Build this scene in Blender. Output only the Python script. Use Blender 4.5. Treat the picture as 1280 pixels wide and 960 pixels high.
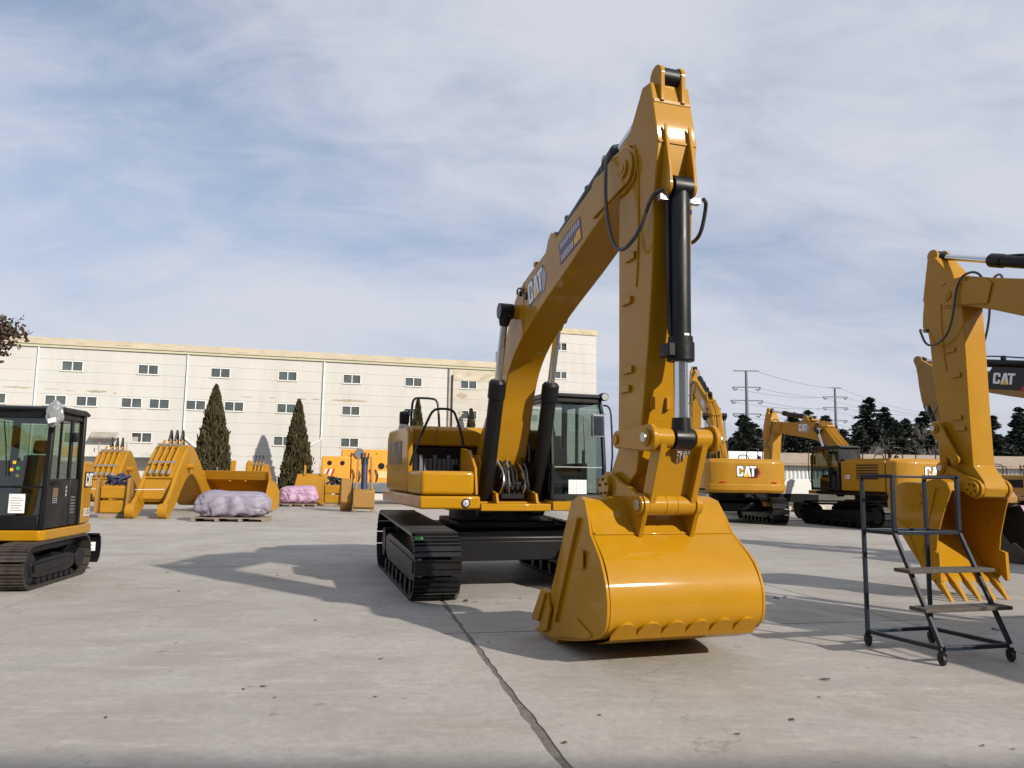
import bpy, bmesh, math, random
from math import sin, cos, pi, radians, sqrt, atan2
from mathutils import Vector, Matrix, noise

for o in list(bpy.data.objects):
    bpy.data.objects.remove(o, do_unlink=True)
S = bpy.context.scene
COL = S.collection
random.seed(7)

# ------------------------------------------------------------------ camera
PITCH, ROLL = math.atan(114 / 960.0), radians(0.8)
cam_d = bpy.data.cameras.new('camera')
cam_d.sensor_width = 36.0
cam_d.lens = 27.0
cam_d.clip_start = 0.05
cam_d.clip_end = 3000
cam = bpy.data.objects.new('camera', cam_d)
COL.objects.link(cam)
cam.matrix_world = (Matrix.Translation((0, 0, 1.6)) @ Matrix.Rotation(radians(90) + PITCH, 4, 'X')
                    @ Matrix.Rotation(ROLL, 4, 'Z'))
S.camera = cam
S.render.resolution_x, S.render.resolution_y = 1024, 768

# ------------------------------------------------------------------ world, sun, exposure
SUN = Vector((7.5, -6.5, 5.55)).normalized()
W = bpy.data.worlds.new('World')
S.world = W
W.use_nodes = True
nt = W.node_tree
for n in list(nt.nodes):
    nt.nodes.remove(n)


def N(tree, kind, **kw):
    n = tree.nodes.new(kind)
    for k, v in kw.items():
        setattr(n, k, v)
    return n


out = N(nt, 'ShaderNodeOutputWorld')
bg = N(nt, 'ShaderNodeBackground')
bg.inputs['Strength'].default_value = 0.125
sky = N(nt, 'ShaderNodeTexSky', sky_type='NISHITA', sun_disc=False)
sky.sun_elevation = math.asin(SUN.z)
sky.sun_rotation = atan2(SUN.x, SUN.y)
sky.altitude = 50
sky.air_density = 1.0
sky.dust_density = 0.7
sky.ozone_density = 1.6
tc = N(nt, 'ShaderNodeTexCoord')
sep = N(nt, 'ShaderNodeSeparateXYZ')
nt.links.new(tc.outputs['Generated'], sep.inputs[0])
# project the view direction on a flat cloud sheet
zc = N(nt, 'ShaderNodeMath', operation='MAXIMUM')
zc.inputs[1].default_value = 0.0
nt.links.new(sep.outputs['Z'], zc.inputs[0])
za = N(nt, 'ShaderNodeMath', operation='ADD')
za.inputs[1].default_value = 0.42
nt.links.new(zc.outputs[0], za.inputs[0])
dx = N(nt, 'ShaderNodeMath', operation='DIVIDE')
dy = N(nt, 'ShaderNodeMath', operation='DIVIDE')
nt.links.new(sep.outputs['X'], dx.inputs[0]); nt.links.new(za.outputs[0], dx.inputs[1])
nt.links.new(sep.outputs['Y'], dy.inputs[0]); nt.links.new(za.outputs[0], dy.inputs[1])
cmb = N(nt, 'ShaderNodeCombineXYZ')
nt.links.new(dx.outputs[0], cmb.inputs[0]); nt.links.new(dy.outputs[0], cmb.inputs[1])
mp = N(nt, 'ShaderNodeMapping')
mp.inputs['Rotation'].default_value = (0, 0, radians(-52))
mp.inputs['Scale'].default_value = (0.75, 1.25, 1.0)
mp.inputs['Location'].default_value = (8.378, 8.619, 0.0)
nt.links.new(cmb.outputs[0], mp.inputs[0])
n1 = N(nt, 'ShaderNodeTexNoise')
n1.inputs['Scale'].default_value = 0.9
n1.inputs['Detail'].default_value = 6
n1.inputs['Roughness'].default_value = 0.52
n1.inputs['Distortion'].default_value = 0.35
nt.links.new(mp.outputs[0], n1.inputs['Vector'])
mp2 = N(nt, 'ShaderNodeMapping')
mp2.inputs['Rotation'].default_value = (0, 0, radians(-52))
mp2.inputs['Scale'].default_value = (2.6, 5.0, 1.0)
mp2.inputs['Location'].default_value = (3.0, 1.0, 0.0)
nt.links.new(cmb.outputs[0], mp2.inputs[0])
n2 = N(nt, 'ShaderNodeTexNoise')
n2.inputs['Scale'].default_value = 1.6
n2.inputs['Detail'].default_value = 10
n2.inputs['Roughness'].default_value = 0.62
n2.inputs['Distortion'].default_value = 0.8
nt.links.new(mp2.outputs[0], n2.inputs['Vector'])
mm = N(nt, 'ShaderNodeMath', operation='MULTIPLY_ADD')
mm.inputs[1].default_value = 0.20
nt.links.new(n2.outputs['Fac'], mm.inputs[0]); nt.links.new(n1.outputs['Fac'], mm.inputs[2])
ramp = N(nt, 'ShaderNodeMapRange', interpolation_type='SMOOTHSTEP')
ramp.inputs['From Min'].default_value = 0.45
ramp.inputs['From Max'].default_value = 0.70
ramp.inputs['To Min'].default_value = 0.04
ramp.inputs['To Max'].default_value = 0.95
nt.links.new(mm.outputs[0], ramp.inputs['Value'])
# the air thickens evenly all round towards the horizon
hz = N(nt, 'ShaderNodeMapRange', interpolation_type='SMOOTHSTEP')
hz.inputs['From Min'].default_value = 0.0
hz.inputs['From Max'].default_value = 0.50
hz.inputs['To Min'].default_value = 0.95
hz.inputs['To Max'].default_value = 0.0
nt.links.new(zc.outputs[0], hz.inputs['Value'])
hm = N(nt, 'ShaderNodeMix', data_type='RGBA')
nt.links.new(hz.outputs[0], hm.inputs['Factor'])
nt.links.new(sky.outputs[0], hm.inputs['A'])
hm.inputs['B'].default_value = (3.3, 3.6, 4.6, 1)
cl = N(nt, 'ShaderNodeMix', data_type='RGBA')
nt.links.new(ramp.outputs[0], cl.inputs['Factor'])
nt.links.new(hm.outputs['Result'], cl.inputs['A'])
cl.inputs['B'].default_value = (4.9, 5.1, 5.7, 1)
nt.links.new(cl.outputs['Result'], bg.inputs['Color'])
nt.links.new(bg.outputs[0], out.inputs[0])

sd = bpy.data.lights.new('sun', 'SUN')
sd.energy = 5.0
sd.angle = radians(0.9)
sd.color = (1.0, 0.93, 0.82)
so = bpy.data.objects.new('sun', sd)
COL.objects.link(so)
so.rotation_euler = (-SUN).to_track_quat('-Z', 'Y').to_euler()
so.location = (20, -18, 30)

vs = S.view_settings
vs.view_transform = 'Standard'
vs.look = 'None'
vs.exposure = 0.12
vs.gamma = 1.0
vs.use_curve_mapping = False
S.render.engine = 'CYCLES'

# ------------------------------------------------------------------ materials
MATS = {}


def mat(name, col, rough=0.5, metal=0.0, coat=0.0, var=0.0, vscale=3.0, bump=0.0, bscale=40.0, spec=0.5, dirt=0.0,
        dirtcol=(0.10, 0.08, 0.06), dscale=2.2, stretch=(1, 1, 1), alpha=1.0, trans=0.0, rvar=0.0):
    if name in MATS:
        return MATS[name]
    m = bpy.data.materials.new(name)
    m.use_nodes = True
    t = m.node_tree
    b = t.nodes['Principled BSDF']
    b.inputs['Roughness'].default_value = rough
    b.inputs['Metallic'].default_value = metal
    b.inputs['Specular IOR Level'].default_value = spec
    b.inputs['Coat Weight'].default_value = coat
    b.inputs['Coat Roughness'].default_value = 0.06
    b.inputs['Alpha'].default_value = alpha
    b.inputs['Transmission Weight'].default_value = trans
    c = (*col, 1)
    b.inputs['Base Color'].default_value = c
    if var or bump or dirt or rvar:
        co = N(t, 'ShaderNodeTexCoord')
        mpn = N(t, 'ShaderNodeMapping')
        mpn.inputs['Scale'].default_value = stretch
        t.links.new(co.outputs['Object'], mpn.inputs[0])
        last = None
        if var:
            nz = N(t, 'ShaderNodeTexNoise')
            nz.inputs['Scale'].default_value = vscale
            nz.inputs['Detail'].default_value = 6
            nz.inputs['Roughness'].default_value = 0.62
            t.links.new(mpn.outputs[0], nz.inputs['Vector'])
            mr = N(t, 'ShaderNodeMapRange')
            mr.inputs['From Min'].default_value = 0.3
            mr.inputs['From Max'].default_value = 0.7
            mr.inputs['To Min'].default_value = 1 - var
            mr.inputs['To Max'].default_value = 1 + var
            t.links.new(nz.outputs['Fac'], mr.inputs['Value'])
            mx = N(t, 'ShaderNodeMix', data_type='RGBA', blend_type='MULTIPLY')
            mx.inputs['Factor'].default_value = 1.0
            mx.inputs['A'].default_value = c
            t.links.new(mr.outputs[0], mx.inputs['B'])
            last = mx.outputs['Result']
        if dirt:
            nd = N(t, 'ShaderNodeTexNoise')
            nd.inputs['Scale'].default_value = dscale
            nd.inputs['Detail'].default_value = 8
            nd.inputs['Roughness'].default_value = 0.7
            t.links.new(mpn.outputs[0], nd.inputs['Vector'])
            md = N(t, 'ShaderNodeMapRange')
            md.inputs['From Min'].default_value = 0.5
            md.inputs['From Max'].default_value = 0.78
            md.inputs['To Max'].default_value = dirt
            t.links.new(nd.outputs['Fac'], md.inputs['Value'])
            mx2 = N(t, 'ShaderNodeMix', data_type='RGBA')
            t.links.new(md.outputs[0], mx2.inputs['Factor'])
            if last:
                t.links.new(last, mx2.inputs['A'])
            else:
                mx2.inputs['A'].default_value = c
            mx2.inputs['B'].default_value = (*dirtcol, 1)
            last = mx2.outputs['Result']
        if last:
            t.links.new(last, b.inputs['Base Color'])
        if rvar:
            nr = N(t, 'ShaderNodeTexNoise')
            nr.inputs['Scale'].default_value = 3.1
            nr.inputs['Detail'].default_value = 5
            t.links.new(mpn.outputs[0], nr.inputs['Vector'])
            mr2 = N(t, 'ShaderNodeMapRange')
            mr2.inputs['From Min'].default_value = 0.3
            mr2.inputs['From Max'].default_value = 0.7
            mr2.inputs['To Min'].default_value = max(0.02, rough - rvar)
            mr2.inputs['To Max'].default_value = rough + rvar
            t.links.new(nr.outputs['Fac'], mr2.inputs['Value'])
            t.links.new(mr2.outputs[0], b.inputs['Roughness'])
        if bump:
            nb = N(t, 'ShaderNodeTexNoise')
            nb.inputs['Scale'].default_value = bscale
            nb.inputs['Detail'].default_value = 4
            t.links.new(mpn.outputs[0], nb.inputs['Vector'])
            bp = N(t, 'ShaderNodeBump')
            bp.inputs['Strength'].default_value = bump
            bp.inputs['Distance'].default_value = 0.02
            t.links.new(nb.outputs['Fac'], bp.inputs['Height'])
            t.links.new(bp.outputs[0], b.inputs['Normal'])
    MATS[name] = m
    return m


YEL = mat('yellow_paint', (0.385, 0.186, 0.0035), 0.46, coat=0.42, var=0.06, vscale=2.0, dirt=0.22, dirtcol=(0.30, 0.165, 0.035), dscale=1.3, rvar=0.05, bump=0.012, bscale=5, spec=0.10)
YEL2 = mat('yellow_paint_yard', (0.37, 0.178, 0.008), 0.52, coat=0.12, spec=0.25, var=0.08, dirt=0.25, dirtcol=(0.25, 0.15, 0.05), rvar=0.08)
YELW = mat('yellow_paint_worn', (0.30, 0.155, 0.03), 0.55, var=0.15, dirt=0.75, dirtcol=(0.09, 0.06, 0.035), dscale=3.0)
RUST = mat('earth_worn_steel', (0.055, 0.042, 0.03), 0.6, metal=0.2, var=0.3, vscale=5, dirt=0.5, dirtcol=(0.12, 0.08, 0.04))
BLK = mat('black_paint', (0.006, 0.006, 0.0065), 0.42, var=0.15, rvar=0.1, spec=0.3)
RUB = mat('black_rubber', (0.013, 0.013, 0.014), 0.55)
HOSE = mat('hose_rubber', (0.045, 0.047, 0.05), 0.34)
BLKP = mat('black_plastic', (0.006, 0.006, 0.0065), 0.48, spec=0.3, bump=0.12, bscale=18, rvar=0.1)
TRK = mat('track_steel', (0.022, 0.022, 0.023), 0.27, metal=0.5, spec=0.6, var=0.25, vscale=9, dirt=0.2, dirtcol=(0.03, 0.026, 0.024))
TRKD = mat('track_steel_dusty', (0.05, 0.042, 0.036), 0.6, metal=0.3, var=0.3, vscale=9, dirt=0.6, dirtcol=(0.16, 0.12, 0.08))
FRM = mat('frame_black', (0.006, 0.006, 0.007), 0.40, spec=0.28, var=0.2, dirt=0.12, dirtcol=(0.025, 0.022, 0.02))
CHR = mat('chrome', (0.62, 0.63, 0.65), 0.14, metal=1.0)
STEEL = mat('zinc_steel', (0.5, 0.5, 0.48), 0.35, metal=0.9)
GREY = mat('grey_cover', (0.13, 0.13, 0.15), 0.5, var=0.1)
WHT = mat('white_print', (0.75, 0.75, 0.74), 0.5)
RED = mat('red_print', (0.42, 0.012, 0.02), 0.4)
BLKD = mat('black_print', (0.01, 0.01, 0.01), 0.4)
TRI = mat('yellow_print', (0.72, 0.42, 0.02), 0.5)
PUR = mat('purple_print', (0.09, 0.035, 0.10), 0.4)
LGRY = mat('grey_print', (0.33, 0.32, 0.36), 0.4)
GRN = mat('green_mark', (0.03, 0.30, 0.06), 0.5)
SEATM = mat('seat_cloth', (0.018, 0.018, 0.02), 0.8)
PAPER = mat('paper', (0.72, 0.76, 0.74), 0.6)
LENS = mat('lamp_lens', (0.75, 0.78, 0.8), 0.12, metal=0.6)
MIRR = mat('mirror_glass', (0.75, 0.78, 0.8), 0.03, metal=1.0)
REDL = mat('red_lens', (0.5, 0.02, 0.01), 0.2)
WRAP = mat('plastic_wrap', (0.24, 0.25, 0.26), 0.25, spec=0.8, bump=0.8, bscale=14)
TARP = mat('lilac_tarp', (0.245, 0.222, 0.275), 0.6, var=0.10, vscale=5, bump=0.2, bscale=9)
TARPP = mat('pink_tarp', (0.40, 0.25, 0.37), 0.62, var=0.10, vscale=5, bump=0.2, bscale=9)
WOOD = mat('grey_wood', (0.075, 0.062, 0.05), 0.8, var=0.3, vscale=8, stretch=(1, 8, 8), bump=0.2)
WOODP = mat('pallet_wood', (0.24, 0.19, 0.14), 0.85, var=0.25, vscale=5)
BLUE = mat('dark_blue_paint', (0.004, 0.012, 0.026), 0.42, var=0.2, dirt=0.6, dirtcol=(0.03, 0.028, 0.025), dscale=5)
ORNG = mat('crane_orange', (0.72, 0.30, 0.03), 0.4, var=0.07, dirt=0.2, dirtcol=(0.3, 0.16, 0.06))


def glass(name, tint, refl=0.08):
    m = bpy.data.materials.new(name)
    m.use_nodes = True
    t = m.node_tree
    for n in list(t.nodes):
        t.nodes.remove(n)
    o = N(t, 'ShaderNodeOutputMaterial')
    tr = N(t, 'ShaderNodeBsdfTransparent')
    tr.inputs[0].default_value = (*tint, 1)
    gl = N(t, 'ShaderNodeBsdfGlossy')
    gl.inputs['Roughness'].default_value = 0.02
    gl.inputs['Color'].default_value = (0.9, 0.95, 0.95, 1)
    # Schlick reflectance, the same from either side of the pane
    g = N(t, 'ShaderNodeNewGeometry')
    dt = N(t, 'ShaderNodeVectorMath', operation='DOT_PRODUCT')
    t.links.new(g.outputs['Normal'], dt.inputs[0])
    t.links.new(g.outputs['Incoming'], dt.inputs[1])
    ab = N(t, 'ShaderNodeMath', operation='ABSOLUTE')
    t.links.new(dt.outputs['Value'], ab.inputs[0])
    iv = N(t, 'ShaderNodeMath', operation='SUBTRACT')
    iv.inputs[0].default_value = 1.0
    t.links.new(ab.outputs[0], iv.inputs[1])
    pw = N(t, 'ShaderNodeMath', operation='POWER')
    pw.inputs[1].default_value = 5.0
    t.links.new(iv.outputs[0], pw.inputs[0])
    ad = N(t, 'ShaderNodeMath', operation='MULTIPLY_ADD')
    ad.inputs[1].default_value = 0.9
    ad.inputs[2].default_value = 0.045 + refl
    t.links.new(pw.outputs[0], ad.inputs[0])
    mx = N(t, 'ShaderNodeMixShader')
    t.links.new(ad.outputs[0], mx.inputs[0])
    t.links.new(tr.outputs[0], mx.inputs[1])
    t.links.new(gl.outputs[0], mx.inputs[2])
    t.links.new(mx.outputs[0], o.inputs[0])
    return m


GLS0 = glass('cab_glass', (0.50, 0.58, 0.56), 0.07)
GLSD = glass('dark_cab_glass', (0.36, 0.43, 0.41), 0.05)
GLSG = glass('green_glass', (0.38, 0.49, 0.39), 0.05)
WGLS = mat('window_glass', (0.075, 0.09, 0.09), 0.10, spec=0.6, var=0.3, vscale=1.2)


# ------------------------------------------------------------------ mesh helpers
def empty(name, loc=(0, 0, 0), rz=0.0, scale=1.0):
    o = bpy.data.objects.new(name, None)
    o.empty_display_size = 0.2
    COL.objects.link(o)
    o.location = loc
    o.rotation_euler = (0, 0, rz)
    o.scale = (scale, scale, scale)
    return o


def tag(o, label, cat, group=None, kind=None):
    if label:
        o['label'] = label
    if cat:
        o['category'] = cat
    if group:
        o['group'] = group
    if kind:
        o['kind'] = kind
    return o


class MB:
    def __init__(s):
        s.v, s.f = [], []

    def add(s, vs_, fs):
        k = len(s.v)
        s.v += [tuple(p) for p in vs_]
        s.f += [tuple(i + k for i in f) for f in fs]
        return s

    def box(s, x0, x1, y0, y1, z0, z1):
        return s.add([(x0, y0, z0), (x1, y0, z0), (x1, y1, z0), (x0, y1, z0), (x0, y0, z1), (x1, y0, z1), (x1, y1, z1), (x0, y1, z1)],
                     [(3, 2, 1, 0), (4, 5, 6, 7), (0, 1, 5, 4), (1, 2, 6, 5), (2, 3, 7, 6), (3, 0, 4, 7)])

    def prism(s, poly, y0, y1):
        """polygon in (x,z), extruded along y"""
        a = sum(poly[i][0] * poly[(i + 1) % len(poly)][1] - poly[(i + 1) % len(poly)][0] * poly[i][1] for i in range(len(poly)))
        if a < 0:
            poly = poly[::-1]
        n = len(poly)
        vs_ = [(p[0], y0, p[1]) for p in poly] + [(p[0], y1, p[1]) for p in poly]
        fs = [tuple(range(n)), tuple(range(2 * n - 1, n - 1, -1))]
        for i in range(n):
            j = (i + 1) % n
            fs.append((i, n + i, n + j, j))
        return s.add(vs_, fs)

    def prismz(s, poly, z0, z1):
        a = sum(poly[i][0] * poly[(i + 1) % len(poly)][1] - poly[(i + 1) % len(poly)][0] * poly[i][1] for i in range(len(poly)))
        if a < 0:
            poly = poly[::-1]
        n = len(poly)
        vs_ = [(p[0], p[1], z0) for p in poly] + [(p[0], p[1], z1) for p in poly]
        fs = [tuple(range(n - 1, -1, -1)), tuple(range(n, 2 * n))]
        for i in range(n):
            j = (i + 1) % n
            fs.append((i, j, n + j, n + i))
        return s.add(vs_, fs)

    def bar(s, p0, p1, w, h=None, up=(0, 0, 1)):
        h = h or w
        p0, p1 = Vector(p0), Vector(p1)
        d = (p1 - p0).normalized()
        u = Vector(up)
        if abs(d.dot(u)) > 0.97:
            u = Vector((1, 0, 0))
        sd_ = d.cross(u).normalized()
        u = sd_.cross(d)
        vs_ = []
        for p in (p0, p1):
            for a, b in ((-1, -1), (1, -1), (1, 1), (-1, 1)):
                vs_.append(p + sd_ * (a * w / 2) + u * (b * h / 2))
        return s.add(vs_, [(0, 1, 2, 3), (7, 6, 5, 4), (0, 4, 5, 1), (1, 5, 6, 2), (2, 6, 7, 3), (3, 7, 4, 0)])

    def cyl(s, p0, p1, r0, r1=None, n=16):
        r1 = r0 if r1 is None else r1
        return s.rev(p0, p1, [(0, r0), (1, r1)], n)

    def rev(s, p0, p1, prof, n=16):
        """surface of revolution along p0-p1: prof = [(t, r)]"""
        p0, p1 = Vector(p0), Vector(p1)
        d = (p1 - p0)
        dn = d.normalized()
        u = Vector((0, 0, 1)) if abs(dn.z) < 0.9 else Vector((1, 0, 0))
        a = dn.cross(u).normalized()
        b = a.cross(dn)
        vs_, fs = [], []
        for t, r in prof:
            for i in range(n):
                an = 2 * pi * i / n
                vs_.append(p0 + d * t + (a * cos(an) + b * sin(an)) * max(r, 1e-4))
        for k in range(len(prof) - 1):
            for i in range(n):
                j = (i + 1) % n
                fs.append((k * n + i, (k + 1) * n + i, (k + 1) * n + j, k * n + j))
        fs.append(tuple(range(n)))
        m = (len(prof) - 1) * n
        fs.append(tuple(range(m + n - 1, m - 1, -1)))
        return s.add(vs_, fs)

    def tube(s, pts, r, n=8, smooth=0):
        pts = [Vector(p) for p in pts]
        for _ in range(smooth):
            q = [pts[0]]
            for i in range(len(pts) - 1):
                q += [pts[i].lerp(pts[i + 1], 0.25), pts[i].lerp(pts[i + 1], 0.75)]
            q.append(pts[-1])
            pts = q
        vs_, fs = [], []
        prev = None
        for i, p in enumerate(pts):
            d = (pts[min(i + 1, len(pts) - 1)] - pts[max(i - 1, 0)]).normalized()
            if prev is None:
                u = Vector((0, 0, 1)) if abs(d.z) < 0.9 else Vector((1, 0, 0))
                a = d.cross(u).normalized()
            else:
                a = (prev - d * prev.dot(d)).normalized()
            prev = a
            b = d.cross(a)
            for k in range(n):
                an = 2 * pi * k / n
                vs_.append(p + (a * cos(an) + b * sin(an)) * r)
        for i in range(len(pts) - 1):
            for k in range(n):
                j = (k + 1) % n
                fs.append((i * n + k, i * n + j, (i + 1) * n + j, (i + 1) * n + k))
        fs.append(tuple(range(n - 1, -1, -1)))
        m = (len(pts) - 1) * n
        fs.append(tuple(range(m, m + n)))
        return s.add(vs_, fs)

    def shell(s, prof, hw, th):
        """open curved plate: prof [(x,z)], hw half width per point, thickness th inward"""
        n = len(prof)
        P = [Vector((p[0], 0, p[1])) for p in prof]
        vs_ = []
        for i in range(n):
            d = (P[min(i + 1, n - 1)] - P[max(i - 1, 0)]).normalized()
            nn = Vector((d.z, 0, -d.x))
            q = P[i] + nn * th
            w = hw[i]
            vs_ += [(P[i].x, -w, P[i].z), (P[i].x, w, P[i].z), (q.x, w, q.z), (q.x, -w, q.z)]
        fs = [(3, 2, 1, 0), (4 * n - 4, 4 * n - 3, 4 * n - 2, 4 * n - 1)]
        for i in range(n - 1):
            for a in range(4):
                b = (a + 1) % 4
                fs.append((4 * i + a, 4 * i + b, 4 * i + 4 + b, 4 * i + 4 + a))
        return s.add(vs_, fs)

    def build(s, name, m, parent=None, bevel=0.0, smooth=32, xf=None, seg=2, flip=True):
        vs_ = [xf(p) for p in s.v] if xf else s.v
        me = bpy.data.meshes.new(name)
        me.from_pydata([tuple(p) for p in vs_], [], s.f)
        bm = bmesh.new()
        bm.from_mesh(me)
        if flip:
            bmesh.ops.recalc_face_normals(bm, faces=bm.faces)
        bm.to_mesh(me)
        bm.free()
        me.materials.append(m)
        if smooth:
            me.polygons.foreach_set('use_smooth', [True] * len(me.polygons))
            me.set_sharp_from_angle(angle=radians(smooth))
        o = bpy.data.objects.new(name, me)
        COL.objects.link(o)
        if parent:
            o.parent = parent
        if name in ('weld_seam', 'sticker_lettering', 'notice_print', 'warning_lines', 'door_print', 'hose_fitting', 'link_chain', 'valve_cluster', 'limbs'):
            o['kind'] = 'stuff'
        if bevel:
            bv = o.modifiers.new('bevel', 'BEVEL')
            bv.width = bevel
            bv.segments = seg
            bv.limit_method = 'ANGLE'
            bv.angle_limit = radians(35)
            bv.harden_normals = False
        return o


def inst(me_obj, parent, M=None, name=None):
    o = bpy.data.objects.new(name or me_obj.name.split('.')[0], me_obj.data)
    COL.objects.link(o)
    o.parent = parent
    if M is not None:
        o.matrix_local = M
    return o


def rot2(c, ang):
    ca, sa = cos(ang), sin(ang)
    return lambda p: (c[0] + ca * (p[0] - c[0]) - sa * (p[2] - c[1]), p[1], c[1] + sa * (p[0] - c[0]) + ca * (p[2] - c[1]))


def shift2(f, dxz):
    return lambda p: (lambda q: (q[0] + dxz[0], q[1], q[2] + dxz[1]))(f(p))


def smoothprof(pts, it=1, closed=False):
    for _ in range(it):
        q = []
        n = len(pts)
        rng = range(n) if closed else range(n - 1)
        if not closed:
            q.append(pts[0])
        for i in rng:
            a, b = pts[i], pts[(i + 1) % n]
            q.append(tuple(a[k] * 0.75 + b[k] * 0.25 for k in range(len(a))))
            q.append(tuple(a[k] * 0.25 + b[k] * 0.75 for k in range(len(a))))
        if not closed:
            q.append(pts[-1])
        pts = q
    return pts


def arc(c, r, a0, a1, n):
    return [(c[0] + r * cos(radians(a0 + (a1 - a0) * i / n)), c[1] + r * sin(radians(a0 + (a1 - a0) * i / n))) for i in range(n + 1)]


# flat print: letters of the maker's badge
LC = [(.1, 0), (.52, 0), (.62, .1), (.62, .38), (.41, .38), (.41, .2), (.21, .2), (.21, .8), (.41, .8), (.41, .64), (.62, .64), (.62, .9), (.52, 1), (.1, 1), (0, .9), (0, .1)]
LA = [(.66, 0), (.88, 1), (1.14, 1), (1.36, 0), (1.14, 0), (1.01, .62), (.88, 0)]
LT = [(1.22, 1), (1.86, 1), (1.86, .8), (1.64, .8), (1.64, 0), (1.43, 0), (1.43, .8), (1.22, .8)]


def decal(polys, name, m, parent, o, ux, uy, h, off, xf=None):
    o, ux, uy = Vector(o), Vector(ux).normalized(), Vector(uy).normalized()
    n = ux.cross(uy)
    mb = MB()
    for poly in polys:
        mb.add([o + ux * (p[0] * h) + uy * (p[1] * h) + n * off for p in poly], [tuple(range(len(poly)))])
    return mb.build(name, m, parent, smooth=0, xf=xf, flip=False)


def logo(parent, o, ux, uy, h, style='hex', xf=None):
    if style == 'hex':
        decal([[(1.0, -.16), (1.95, -.16), (2.32, .42), (1.95, 1.0), (1.5, 1.0)]], 'logo_edge', RED, parent, o, ux, uy, h, .004, xf)
        decal([[(.9, -.1), (1.8, -.1), (2.12, .42), (1.86, 1.0), (1.4, 1.0)]], 'logo_hexagon', BLKD, parent, o, ux, uy, h, .006, xf)
    if style == 'grey':
        decal([[(1.0, -.14), (1.9, -.14), (2.25, .42), (1.95, 1.06), (-.06, 1.06), (-.06, -.08)]], 'logo_hexagon', LGRY, parent, o, ux, uy, h, .004, xf)
    if style == 'band':
        decal([[(-1.0, -.5), (3.1, -.5), (3.1, 1.5), (-.2, 1.5)]], 'logo_hexagon', BLKD, parent, o, ux, uy, h, .004, xf)
        decal([[(2.3, -.5), (3.1, .6), (3.1, -.5)]], 'logo_edge', RED, parent, o, ux, uy, h, .006, xf)
    ol = []
    for L, cx in ((LC, .31), (LA, 1.01), (LT, 1.54)):
        ol.append([(cx + (p[0] - cx) * 1.16, .5 + (p[1] - .5) * 1.12) for p in L])
    decal(ol, 'logo_outline', BLKD, parent, o, ux, uy, h, .008, xf)
    decal([LC, LA, LT], 'logo_lettering', WHT, parent, o, ux, uy, h, .010, xf)
    decal([[(.74, -.04), (1.01, .46), (1.28, -.04)]], 'logo_triangle', TRI, parent, o, ux, uy, h, .012, xf)


def text_mesh(txt, name, m, parent, o, ux, uy, h, off=0.006, bold=0.02):
    cu = bpy.data.curves.new(name, 'FONT')
    cu.body = txt
    cu.size = 1.0
    cu.offset = bold
    tob = bpy.data.objects.new(name, cu)
    COL.objects.link(tob)
    dg = bpy.context.evaluated_depsgraph_get()
    me = bpy.data.meshes.new_from_object(tob.evaluated_get(dg))
    bpy.data.objects.remove(tob, do_unlink=True)
    ob = bpy.data.objects.new(name, me)
    me.materials.clear()
    me.materials.append(m)
    ux, uy = Vector(ux).normalized(), Vector(uy).normalized()
    n = ux.cross(uy)
    oo = Vector(o) + n * off
    for v in me.vertices:
        v.co = oo + ux * (v.co.x * h) + uy * (v.co.y * h)
    COL.objects.link(ob)
    ob.parent = parent
    return ob


# ------------------------------------------------------------------ tracks
def track_path(xf_, rf, xr, rr):
    cf, cr = Vector((xf_, rf)), Vector((xr, rr))
    d = xf_ - xr
    phi = math.asin((rr - rf) / d)
    pts = []
    for i in range(21):       # front arc from bottom (-90) to top
        a = -pi / 2 + (pi / 2 - phi + pi / 2) * i / 20 + 0
        a = -pi / 2 + (pi - phi) * i / 20
        pts.append(cf + Vector((cos(a), sin(a))) * rf)
    for i in range(21):
        a = pi / 2 - phi + (pi + phi) * i / 20
        pts.append(cr + Vector((cos(a), sin(a))) * rr)
    return pts


def shoe_mesh(pitch, width, m, gh=0.03):
    mb = MB()
    hp = pitch / 2
    g = gh
    prof = [(-hp, 0), (-hp, .018 + g), (-hp + .02, .018 + g), (-hp + .03, .02), (-.012, .02), (-.008, .02 + g * .85), (.010, .02 + g * .85), (.014, .02),
            (hp - .035, .02), (hp - .028, .02 + g * .9), (hp - .012, .02 + g * .9), (hp - .01, 0)]
    mb.prism(prof, -width / 2, width / 2)
    o = mb.build('shoe', m, None, smooth=0)
    return o


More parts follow.
